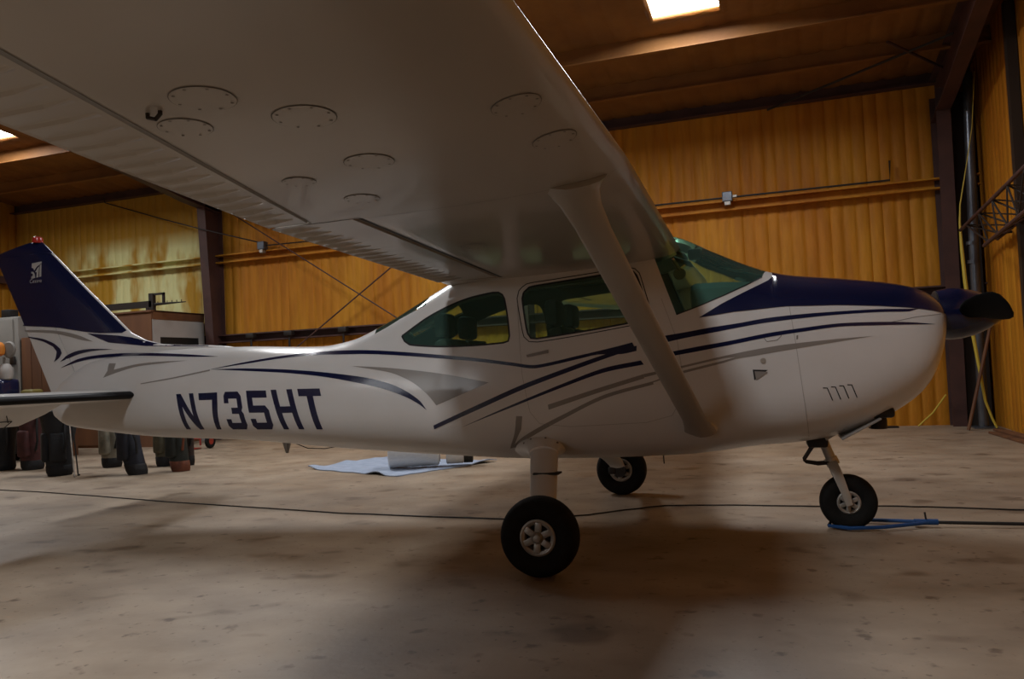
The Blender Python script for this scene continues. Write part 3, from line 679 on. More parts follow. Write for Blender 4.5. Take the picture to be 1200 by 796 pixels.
    for x,y,r in ((-.135,3.95,.085),(-.31,3.80,.075),(-.01,3.27,.085),(.56,3.46,.075),(.585,3.10,.075),(.02,3.72,.09),(-.25,2.86,.07),(-.33,3.18,.06),(.2,4.6,.08),(-.1,4.9,.08),(-.2,1.7,.07)): cover(x,y,r)
    mb = MB(); mb.tube([(-.325,s*3.93,w_low(-.325,3.93)+.01),(-.325,s*3.93,w_low(-.325,3.93)-.012),(-.30,s*3.93,w_low(-.30,3.93)-.02),(-.285,s*3.93,w_low(-.285,3.93)-.008),(-.285,s*3.93,w_low(-.285,3.93)+.01)],.006,6); mb.build('tiedown_ring','darksteel',wing)
    # strut with flared cuffs
    mb = MB(); A, B = Vector((.825,s*.50,.695)), Vector((.50,s*2.56,w_low(.5,2.56)+.03)); R = []
    for t,cw,th in ((0,.20,.09),(.03,.17,.07),(.07,.148,.052),(.5,.150,.050),(.86,.155,.05),(.93,.175,.055),(.965,.215,.07),(.985,.27,.09),(1.0,.33,.12)):
        q = A.lerp(B,t); ring = []; dn = Vector((0,(B-A).z*s,-(B-A).y*s)).normalized()
        for k in range(20):
            a = 2*math.pi*k/20; cx = math.cos(a); ring.append(q+Vector((cx*cw/2,0,0))+dn*(math.sin(a)*th/2*(1 if cx > 0 else (1+cx*.55))))
        R.append(ring)
    mb.rings(R); st = mb.build('wing_strut','wingwhite',plane,ang=50)
    mb = MB(); mb.rbox(.485,.505,s*2.44-.05,s*2.44+.05,0,.004,.0015,mx=Matrix.Translation((0,0,w_low(.5,2.44)-.03))); mb.build('strut_slot','black',st)
    mb = MB(); mb.lathe([(.001,.0),(.05,.012),(.075,.035),(.09,.07)],(.86,0,0),'x',16); 
    R = [[(.86+r_*math.cos(2*math.pi*k/18)*1.3, s*(fhalf(.86,.72)-.01+h), .712+r_*math.sin(2*math.pi*k/18)) for k in range(18)] for r_,h in ((.055,0),(.045,.02),(.028,.034),(.004,.04))]
    MB().rings(R).build('strut_fairing','white',st)
    return wing
for s in (-1,1): make_wing(s)

# ---- tailplane with drooped elevators
def make_tail(s):
    def ring(y, x0, x1, th, z0=1.066, n=12, k0=0., k1=1.):
        ch = x0-x1; cs = [k0+(k1-k0)*(1-math.cos(math.pi*k/n))/2 for k in range(n+1)]
        hh = lambda c: 5*th*(.2969*math.sqrt(c)-.126*c-.3516*c*c+.2843*c**3-.1036*c**4)
        return [(x0-c*ch, s*y, z0+.006*y+hh(c)) for c in cs[::-1]]+[(x0-c*ch, s*y, z0+.006*y-hh(c)) for c in cs]
    le = lambda y: -3.665-.30*y; hg = lambda y: -4.44-.03*y; te = lambda y: -4.85+.06*y
    mb = MB(); R = []
    for y,k in ((.02,1),(.2,1),(.6,1),(1.0,1),(1.4,1),(1.66,.95),(1.73,.7),(1.755,.25)):
        x0 = le(y)-(1-k)*.10; R.append(ring(y, x0, te(y), .105*k, k1=(le(y)-hg(y))/(le(y)-te(y))))
    mb.rings(R); st = mb.build('stabilizer','white',plane,ang=60)
    mb = MB(); R = []
    for y in (.175,.4,.8,1.2,1.6):
        x0 = le(y)+.003; R.append(ring(y, x0, te(y)-.003, .112, n=8, k1=.045))
    mb.rings(R); mb.build('deice_boot','boot',st,ang=60)
    mb = MB(); R = []; dr = math.radians(31)
    for y,k in ((.215,0),(.34,1),(.6,1),(1.0,1),(1.45,1),(1.70,.9)):
        L = (.26 if k == 0 else .43)*(1 if k in (0,1) else .9); hx, hz = hg(y)-.006, 1.066+.006*y; ring_ = []
        for c,t in ((0,.034),(.12,.034),(.5,.020),(1,.003)): ring_.append((c*L,t))
        pts = ring_[::-1]+[(0+.0,-.034*1)]+[(a,-b) for a,b in ring_[1:]]
        R.append([(hx-(a*math.cos(dr)+b*math.sin(dr)), s*y, hz-a*math.sin(dr)+b*math.cos(dr)) for a,b in pts])
    mb.rings(R); mb.build('elevator','white',st,ang=40)
    mb = MB()                                            # trim-tab gap lines on the underside of the elevator
    def onel(a, y): return (hg(y)-.012-(a*math.cos(dr)-(-.0)*0)-.0, y, 1.066+.006*y-a*math.sin(dr))
    for (a0,y0),(a1,y1) in (((.30,.50),(.30,1.1)),((.30,.50),(.42,.50)),((.2,.62),(.32,.52))):
        P, Q = Vector(onel(a0,y0)), Vector(onel(a1,y1)); off = Vector((math.sin(dr)*.024,0,-math.cos(dr)*.024)); P += off; Q += off
        mb.tube([(P.x,s*P.y,P.z),(Q.x,s*Q.y,Q.z)],.004,5)
    mb.build('trim_tab_gap','black',st)
for s in (-1,1): make_tail(s)

# ---- propeller: spinner, two blades level with the ground
HX, HZ = 2.44, 1.358
prop = MB().lathe([(.152,2.290),(.163,2.36),(.160,2.42),(.142,2.50),(.108,2.58),(.065,2.645),(.025,2.682),(.001,2.69)],(0,0,HZ),'x',32,cap=False).build('spinner','navy',plane)
def blade(sg):
    mb = MB(); R = []
    for r,ch,th,tw in ((.10,.085,.075,22),(.17,.115,.06,26),(.26,.155,.045,32),(.40,.185,.032,39),(.60,.195,.024,48),(.78,.185,.018,55),(.88,.165,.014,58),(.94,.12,.010,60),(.965,.05,.006,60)):
        a = math.radians(tw); ring = []
        for k in range(18):
            q = 2*math.pi*k/18; u = math.cos(q)*ch/2; v = math.sin(q)*th/2
            # chord direction between axial (x) and rotation (z)
            ring.append((HX+(u*math.cos(a)*1-v*math.sin(a))*1, sg*r, HZ+(u*math.sin(a)+v*math.cos(a))*sg))
        R.append(ring)
    mb.rings(R); return mb.build('propeller_blade','prop',plane,ang=50)
blade(-1); blade(1)
MB().lathe([(.001,2.283),(.15,2.283),(.15,2.292)],(0,0,HZ),'x',28).build('propeller_backplate','darksteel',plane)

# ---- landing gear
def wheel(name, o, Rr, W, rim, s, parent):
    hw = W/2; prof = [(rim,-hw*.62),(rim+.012,-hw*.80),(Rr*.66,-hw*.97),(Rr*.80,-hw),(Rr*.90,-hw*.90),(Rr*.965,-hw*.66),(Rr*.99,-hw*.36),(Rr,0),(Rr*.99,hw*.36),(Rr*.965,hw*.66),(Rr*.90,hw*.90),(Rr*.80,hw),(Rr*.66,hw*.97),(rim+.012,hw*.80),(rim,hw*.62)]
    mb = MB(); mb.lathe(prof,o,'y',48)
    flat = .004
    mb.v = [(x,y+ (1 if y>o[1] else -1)*max(0,(flat+.02-z))*.35,max(z,flat*.5)) if z < flat+.02 else (x,y,z) for x,y,z in mb.v]
    t = mb.build(name,'rubber',parent,ang=60)
    for sd in (-1,1):
        f = o[1]+sd*hw*.60; mb = MB()
        mb.lathe([(rim*1.02,f-sd*.004),(rim*1.02,f+sd*.010),(rim*.92,f+sd*.014),(rim*.76,f+sd*.008),(rim*.70,f-sd*.012)],(o[0],0,o[2]),'y',36)
        mb.lathe([(rim*.34,f-sd*.012),(rim*.34,f+sd*.012),(rim*.26,f+sd*.022),(rim*.2,f+sd*.030),(rim*.001,f+sd*.032)],(o[0],0,o[2]),'y',24)
        for k in range(6):                                # broad spokes with dark pockets between
            a = 2*math.pi*(k+.5)/6+.1; mx = Matrix.Translation((o[0],f,o[2]))@Matrix.Rotation(a,4,'Y')
            mb.rbox(rim*.28,rim*.86,-.012,.007,-rim*.19,rim*.19,.004,mx=mx)
        mb.build('wheel_rim','alu',t,ang=40)
        MB().lathe([(rim*.95,f-sd*.014),(.001,f-sd*.014)],(o[0],0,o[2]),'y',24).build('rim_pocket','black',t)
    MB().lathe([(.001,-hw*.9),(.016,-hw*.9),(.016,hw*.9),(.001,hw*.9)],o,'y',12).build('axle_nut','steel',t)
    return t
def main_gear(s):
    wheel('main_wheel',(0,s*1.39,.217),.219,.158,.098,s,plane)
    mb = MB(); R = []
    for (x,y,z,ch,th) in ((-.20,.42,.655,.20,.085),(-.165,.60,.585,.185,.075),(-.12,.80,.50,.178,.068),(-.07,1.02,.40,.165,.058),(-.035,1.18,.325,.155,.05),(-.02,1.285,.262,.13,.045),(-.005,1.30,.215,.10,.04)):
        R.append([(x+math.cos(2*math.pi*k/20)*ch/2, s*(y+math.sin(2*math.pi*k/20)*th/2*.45), z+math.sin(2*math.pi*k/20)*th/2*.9) for k in range(20)])
    mb.rings(R); leg = mb.build('main_gear_leg','white',plane,ang=50)
    mb = MB(); R = []
    for (x,y,z,ch,th) in ((-.235,.44,.60,.36,.16),(-.22,.50,.605,.30,.15),(-.19,.555,.60,.225,.12),(-.168,.61,.583,.198,.092)):
        R.append([(x+math.cos(2*math.pi*k/24)*ch/2, s*(y+math.sin(2*math.pi*k/24)*th/2*.3), z+math.sin(2*math.pi*k/24)*th/2) for k in range(24)])
    mb.rings(R); fr = mb.build('gear_fairing','white',plane,ang=50)
    for k in (2,5,8,10):
        a = math.pi*(k/12); q = (-.205+math.cos(a)*.262/2, s*(.53+.0), .603+math.sin(a)*.135/2)
        MB().lathe([(.001,.012),(.007,.010),(.008,0)],(q[0],q[1],q[2]),'z',8).build('screw','seam',fr)
    mb = MB(); mb.rbox(-.165,.0,s*.86-.045,s*.86+.045,.482,.494,.004); mb.build('step_pad','black',leg)
    mb = MB(); mb.rbox(-.12,-.03,s*.86-.03,s*.86+.03,.455,.483,.006); mb.build('step_bracket','steel',leg)
    mb = MB(); mb.lathe([(.001,-.02),(.055,-.02),(.055,.015),(.001,.015)],(0,s*1.295,.217),'y',20); mb.rbox(-.10,-.03,s*1.30-.03,s*1.30+.03,.19,.25,.01); mb.build('brake','darksteel',leg)
for s in (-1,1): main_gear(s)
nw = wheel('nose_wheel',(1.704,0,.176),.178,.125,.072,1,plane)
mb = MB(); mb.tube([(1.545,0,.68),(1.575,0,.566),(1.622,0,.43)],[.032,.032,.032],14).tube([(1.610,0,.462),(1.628,0,.415)],.042,14).tube([(1.615,0,.45),(1.648,0,.36)],.026,12); ng = mb.build('nose_strut','steel',plane)
for s in (-1,1):
    mb = MB(); R = []
    for (x,y,z,w,t) in ((1.615,.03,.44,.06,.03),(1.632,.072,.395,.06,.022),(1.652,.085,.335,.056,.018),(1.685,.088,.235,.046,.016),(1.704,.088,.165,.040,.016)):
        R.append([(x+dx*w/2,s*y+dy*t/2,z+dx*w*.15) for dx,dy in ((-1,-.6),(-.6,-1),(.6,-1),(1,-.6),(1,.6),(.6,1),(-.6,1),(-1,.6))])
    mb.rings(R); mb.build('nose_fork','steel',ng)
    MB().tube([(1.560,s*.03,.575),(1.50,s*.03,.533),(1.447,s*.02,.452)],.011,8).build('torque_link','darksteel',ng)
    MB().tube([(1.447,s*.02,.452),(1.462,s*.02,.437),(1.53,s*.03,.425),(1.61,s*.03,.432)],.011,8).build('torque_link','darksteel',ng)
mb = MB(); mb.rbox(1.47,1.60,-.09,.09,.535,.64,.02); mb.build('gear_well','black',plane)
# exhaust, cowl flaps
mb = MB(); mb.tube([(1.88,-.24,.80),(1.885,-.24,.715),(1.885,-.24,.665)],[.045,.048,.048],14); mb.lathe([(.001,.667),(.046,.667)],(1.885,-.24,0),'z',14); mb.build('exhaust_pipe','black',plane)
mb = MB(); mb.rbox(1.80,1.97,-.33,-.14,.735,.80,.02); mb.build('exhaust_cutout','black',plane)
for s in (-1,1):
    mb = MB(); mx = Matrix.Translation((1.77,s*.26,.675))@Matrix.Rotation(math.radians(-28),4,'Y'); mb.rbox(-.13,.13,-.12,.12,-.006,.006,.004,mx=mx); mb.build('cowl_flap','grey',plane)
    MB().tube([(1.66,s*.2,.655),(1.58,s*.16,.60)],.012,8).build('cowl_flap_rod','steel',plane)

# ---- cabin
mb = MB(); mb.rbox(.90,1.20,-.44,.44,1.15,1.46,.04); mb.build('instrument_panel','black',plane)
R = []
for x,w_,zb_,zt_ in ((.79,.30,1.52,1.60),(.80,.345,1.46,1.635),(.83,.35,1.44,1.648),(1.0,.33,1.44,1.648),(1.15,.28,1.47,1.64),(1.235,.20,1.52,1.632)):
    R.append([(x,-w_,zb_),(x,w_,zb_),(x,w_,zt_-.05),(x,w_*.88,zt_-.01),(x,w_*.5,zt_),(x,-w_*.5,zt_),(x,-w_*.88,zt_-.01),(x,-w_,zt_-.05)])
MB().rings(R).build('glareshield','panel',plane)
def seat(x, y, z, name='cabin_seat'):
    mb = MB(); mb.rbox(x-.22,x+.26,y-.23,y+.23,z,z+.14,.045)
    mb.rbox(-.06,.06,y-.22,y+.22,0,.50,.045,mx=Matrix.Translation((x-.20,0,z+.12))@Matrix.Rotation(math.radians(-12),4,'Y')); st = mb.build(name,'seat',plane)
    mb = MB(); mb.rbox(x-.385,x-.29,y-.12,y+.12,z+.62,z+.80,.035); mb.tube([(x-.33,y-.06,z+.55),(x-.335,y-.06,z+.65)],.008,6).tube([(x-.33,y+.06,z+.55),(x-.335,y+.06,z+.65)],.008,6); mb.build('headrest','seat',st)
seat(.20,-.25,.80); seat(.20,.25,.80); seat(-.62,-.24,.76); seat(-.62,.24,.76)
for s in (-1,1):
    mb = MB(); mx = Matrix.Translation((.71,s*.24,1.855))@Matrix.Rotation(math.radians(22),4,'Y'); mb.rbox(-.06,.07,-.13,.13,-.008,.008,.006,mx=mx); mb.build('sun_visor','lining',plane)
mb = MB(); mb.rbox(.77,.86,-.045,.045,1.835,1.905,.015); mb.build('compass','black',plane)
mb = MB(); mb.tube([(.70,-.42,1.80),(.745,-.40,1.72)],.012,8).lathe([(.001,-.01),(.035,-.01),(.04,.0),(.03,.012),(.001,.014)],(.74,-.40,1.70),'y',16); mb.build('air_vent_knob','alu',plane)
for s in (-1,1):
    MB().tube([(.86,s*.25,1.28),(.72,s*.25,1.28)],.014,8).tube([(.72,s*.25-.12,1.36),(.72,s*.25-.12,1.30),(.72,s*.25-.06,1.27),(.72,s*.25+.06,1.27),(.72,s*.25+.12,1.30),(.72,s*.25+.12,1.36)],.014,8).build('control_yoke','black',plane)

# ================================================================== things round the aircraft
def hp(X, d, z=0): return HM @ Vector((X, -d, z))
# floor cable
pts = [(-9.8,2.35),(-8.6,1.95),(-7.321,1.619),(-6.37,1.432),(-4.307,.86),(-2.187,.359),(-.713,.172),(-.38,.255),(-.097,.373),(.15,.60),(.434,.798),(.9,.83),(1.572,.792),(1.85,.83),(2.158,.808),(2.5,.76),(2.891,.694),(3.6,.62),(4.1,.9)]
cp = []
for i in range(len(pts)-1):
    for k in range(5):
        t = k/5; cp.append((pts[i][0]*(1-t)+pts[i+1][0]*t+random.uniform(-.008,.008), pts[i][1]*(1-t)+pts[i+1][1]*t+random.uniform(-.008,.008), .006))
tag(MB().tube(cp,.0055,6).build('floor_cable','black'), 'thin black cable running across the concrete floor behind the wheels', 'cable')
# tow bar
tb = thing('tow_bar', 'blue and black steel tow bar lying at the nose wheel', 'tow bar', (1.6,.05,0))
for o in [MB().tube([(1.575,-.01,.02),(1.70,-.10,.022),(1.9,-.06,.024),(2.18,.075,.03)],.012,10).build('tow_bar_tine','blue'),
          MB().tube([(1.70,.17,.02),(1.85,.19,.022),(2.0,.15,.026),(2.18,.095,.03)],.012,10).build('tow_bar_tine','blue'),
          MB().tube([(2.10,.085,.032),(2.24,.085,.032)],.019,12).build('tow_bar_socket','blue'),
          MB().tube([(2.22,.085,.03),(2.75,.09,.024),(3.25,.10,.018)],.011,10).build('tow_bar_handle','black'),
          MB().tube([(2.17,.085,.05),(2.165,.085,.095)],.006,6).build('locking_pin','darksteel'),
          MB().tube([(1.575,-.01,.02),(1.60,.03,.05),(1.62,.05,.06)],.01,8).build('tow_bar_hook','black')]:
    o.parent = tb; o.matrix_parent_inverse = Matrix.Translation((-1.6,-.05,0))
# blanket with two white rolls
bl = MB(); nu, nv = 40, 24; q = [(-4.27,3.30),(-2.72,2.56),(-1.97,3.90),(-3.9,4.45)]
rng = random.Random(4); ph = [rng.uniform(0,6) for _ in range(6)]
def bz(u,v):
    e = min(u,1-u,v,1-v); w = .012*math.sin(9*u+ph[0]+3*v)+.010*math.sin(14*v+ph[1]-5*u)+.008*math.sin(23*u+ph[2]+9*v)
    return .012+max(0,w)*(1.6 if e < .12 else .6)
vs = []
for j in range(nv+1):
    for i in range(nu+1):
        u, v = i/nu, j/nv; a = [q[0][k]*(1-u)+q[1][k]*u for k in (0,1)]; b = [q[3][k]*(1-u)+q[2][k]*u for k in (0,1)]
        vs.append((a[0]*(1-v)+b[0]*v+.015*math.sin(30*v+u), a[1]*(1-v)+b[1]*v+.015*math.sin(26*u), bz(u,v)))
n1 = len(vs); vs += [(x,y,max(.001,z-.010)) for x,y,z in vs]; fs = []
for j in range(nv):
    for i in range(nu):
        k = j*(nu+1)+i; fs.append((k,k+1,k+nu+2,k+nu+1)); fs.append((n1+k,n1+k+nu+1,n1+k+nu+2,n1+k+1))
bd = [i for i in range(nu+1)]+[j*(nu+1)+nu for j in range(1,nv+1)]+[nv*(nu+1)+i for i in range(nu-1,-1,-1)]+[j*(nu+1) for j in range(nv-1,0,-1)]
for i in range(len(bd)): a, b = bd[i], bd[(i+1)%len(bd)]; fs.append((a,n1+a,n1+b,b))
tag(bl.add(vs,fs).build('blanket','cloth',ang=70), 'pale blue cloth spread on the floor under white rolls', 'cloth')
w1 = thing('white_roll', 'large white ribbed drum lying on the blue cloth', 'drum', (-2.8,3.15,.03))
d1 = Vector((.93,.36,0)).normalized()
def axial(mb, o, d, prof, seg=28):
    o = Vector(o); d = Vector(d).normalized(); a = Vector((0,0,1)); b = d.cross(a); R = []
    for r,h in prof: R.append([o+d*h+(a*math.cos(2*math.pi*k/seg)+b*math.sin(2*math.pi*k/seg))*r for k in range(seg)])
    return mb.rings(R, True, True)
def kid(o, p):
    o.parent = p; o.matrix_parent_inverse = Matrix.Translation(-Vector(p.location)); return o
pr = [(.15,0),(.172,.01)]+[(.172+(.004 if k%2 else 0),.01+.06*k) for k in range(1,10)]+[(.172,.585),(.15,.60)]
kid(axial(MB(), (-3.07,3.12,.205), d1, pr).build('drum_body','paper',ang=40), w1)
kid(axial(MB(), Vector((-3.07,3.12,.205))+d1*.597, d1, [(.13,0),(.13,.012),(.10,.014)]).build('drum_end','panelw',ang=40), w1)
w2 = thing('white_canister', 'small white canister with a black end on the blue cloth', 'canister', (-2.3,3.45,.03))
kid(axial(MB(), (-2.44,3.38,.165), d1, [(.11,0),(.125,.01),(.125,.20),(.115,.21)]).build('canister_body','paper',ang=40), w2)
kid(axial(MB(), Vector((-2.44,3.38,.165))+d1*.212, d1, [(.118,0),(.122,.01),(.122,.10),(.11,.11)]).build('canister_lid','black',ang=40), w2)
# tall soft bags by the tail
BAGM = {}
def bagmat(c):
    k = tuple(c)
    if k not in BAGM: n = 'bag_%d' % len(BAGM); MT[n] = mat('bag_cloth', c, .75, col2=tuple(x*.55 for x in c), scale=9, bump=.3, bscale=25); BAGM[k] = n
    return BAGM[k]
def bag(name, label, pos, w, col, boot, lean=(0,0), h=.86, pocket=1, legs=0, rz=0, top=1.12):
    t = thing(name, label, 'bag', (pos[0],pos[1],0), 'soft bags standing by the tail'); m = bagmat(col); mb_ = bagmat(boot)
    def at(z, r, k, seg=20):
        a = 2*math.pi*k/seg+rz; c, s_ = math.cos(a), math.sin(a); e = 1+.05*math.sin(3*a+z*9)
        return (pos[0]+lean[0]*z+r*c*e*1.0, pos[1]+lean[1]*z+r*s_*e*.85, z)
    r0 = w/2
    prof = [(.004,r0*.86),(.05,r0*.96),(.13,r0*.97),(.14,r0*.93)]
    kid(MB().rings([[at(z,r,k) for k in range(20)] for z,r in prof]).build('bag_boot',mb_,ang=50), t)
    prof = [(.13,r0*.93),(.25,r0*.98),(.40,r0*1.0),(.55,r0*(1+(top-1)*.5)),(.70,r0*(1+(top-1)*.8)),(h-.05,r0*top)]
    kid(MB().rings([[at(z,r,k) for k in range(20)] for z,r in prof]).build('bag_body',m,ang=50), t)
    kid(MB().rings([[at(z,r,k) for k in range(20)] for z,r in ((h-.06,r0*top*1.03),(h,r0*top*1.05),(h+.01,r0*top*.95),(h-.05,r0*top*.88))]).build('bag_collar',mb_,ang=50), t)
    for i in range(pocket):
        a = rz-1.57+(i-.5*(pocket-1))*1.3; cx, cy = math.cos(a)*r0*.92, math.sin(a)*r0*.80
        mx = Matrix.Translation((pos[0]+lean[0]*.38+cx, pos[1]+lean[1]*.38+cy, 0))@Matrix.Rotation(a,4,'Z')
        kid(MB().rbox(-.05,.055,-r0*.55,r0*.55,.19,.58,.035,mx=mx).build('bag_pocket',m,ang=50), t)
    kid(MB().tube([(pos[0]+lean[0]*.25+r0*.9,pos[1]-r0*.5,.28),(pos[0]+lean[0]*.4+r0*1.35,pos[1]-r0*.7,.42),(pos[0]+lean[0]*.6+r0*1.3,pos[1]-r0*.7,.60),(pos[0]+lean[0]*.75+r0*1.05,pos[1]-r0*.4,.76)],.016,6).build('bag_strap',mb_,ang=50), t)
    for i in range(legs):
        b0 = (pos[0]+r0*(2.0+.5*i), pos[1]-.05-.15*i, .008); kid(MB().tube([(pos[0]+lean[0]*.7+r0*top*1.05,pos[1]-.02-.05*i,.72),b0],.009,6).tube([b0,(b0[0]+.02,b0[1],b0[2])],.016,6).build('stand_leg','black' if i == 0 else 'alu'), t)
    return t
BK = (.006,.006,.008)
bag('soft_bag','black soft bag beside the maroon bag, next to the hangar side wall', (-9.52,3.55), .40, BK, BK, pocket=1)
bag('soft_bag','maroon soft bag with creased sides between two black bags', (-8.98,3.58), .34, (.060,.011,.010), BK, pocket=1)
bag('soft_bag','big black soft bag with pockets, right of the maroon bag', (-7.80,2.92), .36, (.007,.008,.011), BK, pocket=2, legs=2, top=1.35)
bag('soft_bag','pale khaki soft bag behind thin stand legs', (-7.72,3.75), .30, (.22,.20,.15), BK, pocket=1, legs=1)
bag('soft_bag','dark navy soft bag leaning, beside the khaki bag', (-6.56,2.95), .29, (.010,.012,.022), (.012,.012,.014), lean=(-.28,.0), pocket=1, top=1.15)
bag('soft_bag','olive soft bag standing behind the navy bag', (-6.86,3.82), .28, (.085,.075,.042), BK, pocket=1)
bag('soft_bag','dark green soft bag with a rust-brown boot', (-6.13,3.24), .27, (.014,.018,.014), (.16,.045,.018), lean=(-.12,0), pocket=1)
bag('soft_bag','narrow dark brown soft bag behind the green one', (-6.52,3.85), .22, (.035,.02,.016), BK, pocket=1)
# hand truck
ht = thing('hand_truck', 'small red hand truck with two wheels standing behind the bags', 'hand truck', (-8.55,6.3,0))
MT['redp'] = mat('red_paint', (.28,.03,.02), .45)
kid(MB().tube([(-8.53,6.25,.06),(-8.53,6.25,.95),(-8.53,6.45,1.12)],.016,8).tube([(-8.17,6.25,.06),(-8.17,6.25,.95),(-8.17,6.45,1.12)],.016,8).tube([(-8.53,6.25,.18),(-8.17,6.25,.18)],.014,8).tube([(-8.53,6.25,.5),(-8.17,6.25,.5)],.014,8).tube([(-8.53,6.25,.85),(-8.17,6.25,.85)],.014,8).tube([(-8.53,6.45,1.12),(-8.17,6.45,1.12)],.016,8).build('truck_frame','redp'), ht)
kid(MB().rbox(-8.55,-8.15,6.02,6.26,.012,.024,.004).build('toe_plate','redp'), ht)
for x in (-8.67,-8.03):
    kid(MB().lathe([(.06,-.025),(.105,-.032),(.125,-.018),(.128,0),(.125,.018),(.105,.032),(.06,.025)],(x,6.33,.128),'x',24).build('truck_wheel','rubber'), ht)
    kid(MB().lathe([(.001,-.02),(.062,-.026),(.062,.026),(.001,.02)],(x,6.33,.128),'x',20).build('truck_hub','redp'), ht)
# store cupboard against the back wall
sh = thing('store_cupboard', 'brown plywood store cupboard with a white side panel against the back wall', 'cupboard', hp(-10.5,1.0))
Xa, Xb, da, db, H = -11.75, -9.52, .21, 1.62, 2.52
def hk(mb, name, m, p, **k): o = mb.build(name, m, None, smooth=False, **k); o.parent = p; o.matrix_parent_inverse = Matrix.Translation(-Vector(p.location)); o.matrix_basis = HM; return o
hk(MB().box(Xa,Xb,-db,-da,0,H), 'cupboard_body', 'wood', sh)
hk(MB().box(Xb,Xb+.03,-db+.03,-da,H-.14,H+.02), 'top_trim', 'wood', sh)
hk(MB().box(Xb,Xb+.02,-db+.02,-db+.20,0,H-.14).box(Xb,Xb+.02,-da-.16,-da,0,H-.14).box(Xb,Xb+.02,-db+.20,-da-.16,2.05,H-.14), 'side_panel', 'panelw', sh)
hk(MB().box(Xb+.002,Xb+.008,-db+.20,-da-.16,.05,2.05), 'side_opening', 'black', sh)
hk(MB().box(-10.30,-10.16,-db-.03,-db,0,2.30), 'door_post', 'panelw', sh)
hk(MB().box(Xa+.1,-10.30,-db-.02,-db,.05,2.25), 'cupboard_door', 'wood', sh)
hk(MB().box(Xa-.03,Xb+.03,-db-.03,-da,H,H+.03), 'cupboard_top', 'wood', sh)
bm_ = thing('lattice_boom', 'dark metal boom with short spikes lying on the store cupboard', 'boom', hp(-10.4,1.45,H+.03))
hk(MB().box(-12.1,-9.62,-1.50,-1.42,H+.10,H+.22).box(-11.5,-11.44,-1.5,-1.42,H+.03,H+.10).box(-9.75,-9.69,-1.5,-1.42,H+.03,H+.10), 'boom_beam', 'darksteel', bm_)
hk(MB().box(-9.68,-9.58,-1.50,-1.42,H+.03,H+.36).box(-9.58,-9.34,-1.48,-1.44,H+.32,H+.36).box(-9.38,-9.34,-1.48,-1.44,H+.16,H+.36), 'boom_bracket', 'darksteel', bm_)
tip = MB().tube([hp(-9.60,1.46,H+.15),hp(-8.85,1.46,H+.15)],[.03,.008],6)
for i in range(6): tip.tube([hp(-9.5+.11*i,1.46,H+.15),hp(-9.5+.11*i,1.46,H+.20)],.008,5)
kid(tip.build('boom_tip','darksteel'), bm_)
# pale cabinet and plywood sheet by the tail
pc = thing('tall_cabinet', 'tall pale grey metal cabinet near the hangar corner', 'cabinet', (-11.4,5.2,0))
MT['cab'] = mat('cabinet_paint', (.26,.245,.22), .6, col2=(.21,.20,.18), scale=2)
kid(MB().rbox(-12.1,-10.78,5.0,5.7,0,2.42,.02).build('cabinet_body','cab'), pc)
kid(MB().rbox(-12.08,-10.88,4.975,5.0,.06,2.38,.008).build('cabinet_door','cab'), pc)
kid(MB().rbox(-10.93,-10.83,4.95,4.99,1.60,1.74,.008).build('door_hinge','darksteel'), pc)
kid(MB().rbox(-10.93,-10.83,4.95,4.99,.4,.54,.008).build('door_hinge','darksteel'), pc)
tag(MB().rbox(-11.22,-11.03,5.06,5.24,2.42,2.56,.012).build('black_box','black'), 'small black box on top of the pale cabinet', 'box')
ps = thing('wooden_crate', 'upright brown wooden crate beside the pale cabinet', 'crate', (-10.2,5.3,0))
for i in range(3): kid(MB().rbox(-10.74+.21*i,-10.54+.21*i,5.02,5.05,.02,2.05,.004).build('plank','wood'), ps)
kid(MB().rbox(-10.74,-10.12,5.05,5.55,.0,2.02,.01).build('crate_body','wood'), ps)
MT['olive'] = mat('olive_plastic', (.14,.11,.02), .6)
tag(MB().rbox(-10.48,-10.22,4.72,4.98,.0,1.17,.05,seg=3).build('storage_bin','olive'), 'dull yellow bin in front of the wooden crate', 'bin')
stn = thing('tool_stand', 'dark wheeled stand carrying an orange cap in front of the pale cabinet', 'stand', (-10.88,4.6,0))
kid(MB().rbox(-11.38,-10.56,4.45,4.85,.12,1.05,.03).build('stand_body','darksteel'), stn)
kid(MB().rbox(-11.28,-10.56,4.46,4.84,1.04,1.36,.07,seg=3).build('navy_cover','navy'), stn)
kid(MB().lathe([(.001,1.62),(.06,1.60),(.10,1.54),(.11,1.45),(.09,1.36),(.05,1.34)],(-10.63,4.62,.0),'z',18).build('white_jug','panelw'), stn)
kid(MB().tube([(-10.70,4.65,1.35),(-10.70,4.65,1.72)],.018,8).lathe([(.001,-.03),(.12,-.025),(.14,0),(.12,.025),(.001,.03)],(-10.60,4.66,1.84),'y',20).build('grey_disc','seam'), stn)
kid(MB().lathe([(.001,.14),(.06,.125),(.10,.08),(.115,.0),(.10,-.07),(.05,-.10),(.001,-.11)],(-10.75,4.58,1.84),'z',18).build('orange_cap','orange'), stn)
for x in (-11.30,-10.66):
    for y in (4.5,4.8): kid(MB().lathe([(.001,-.02),(.06,-.02),(.06,.02),(.001,.02)],(x,y,.062),'x',14).build('caster','rubber'), stn)

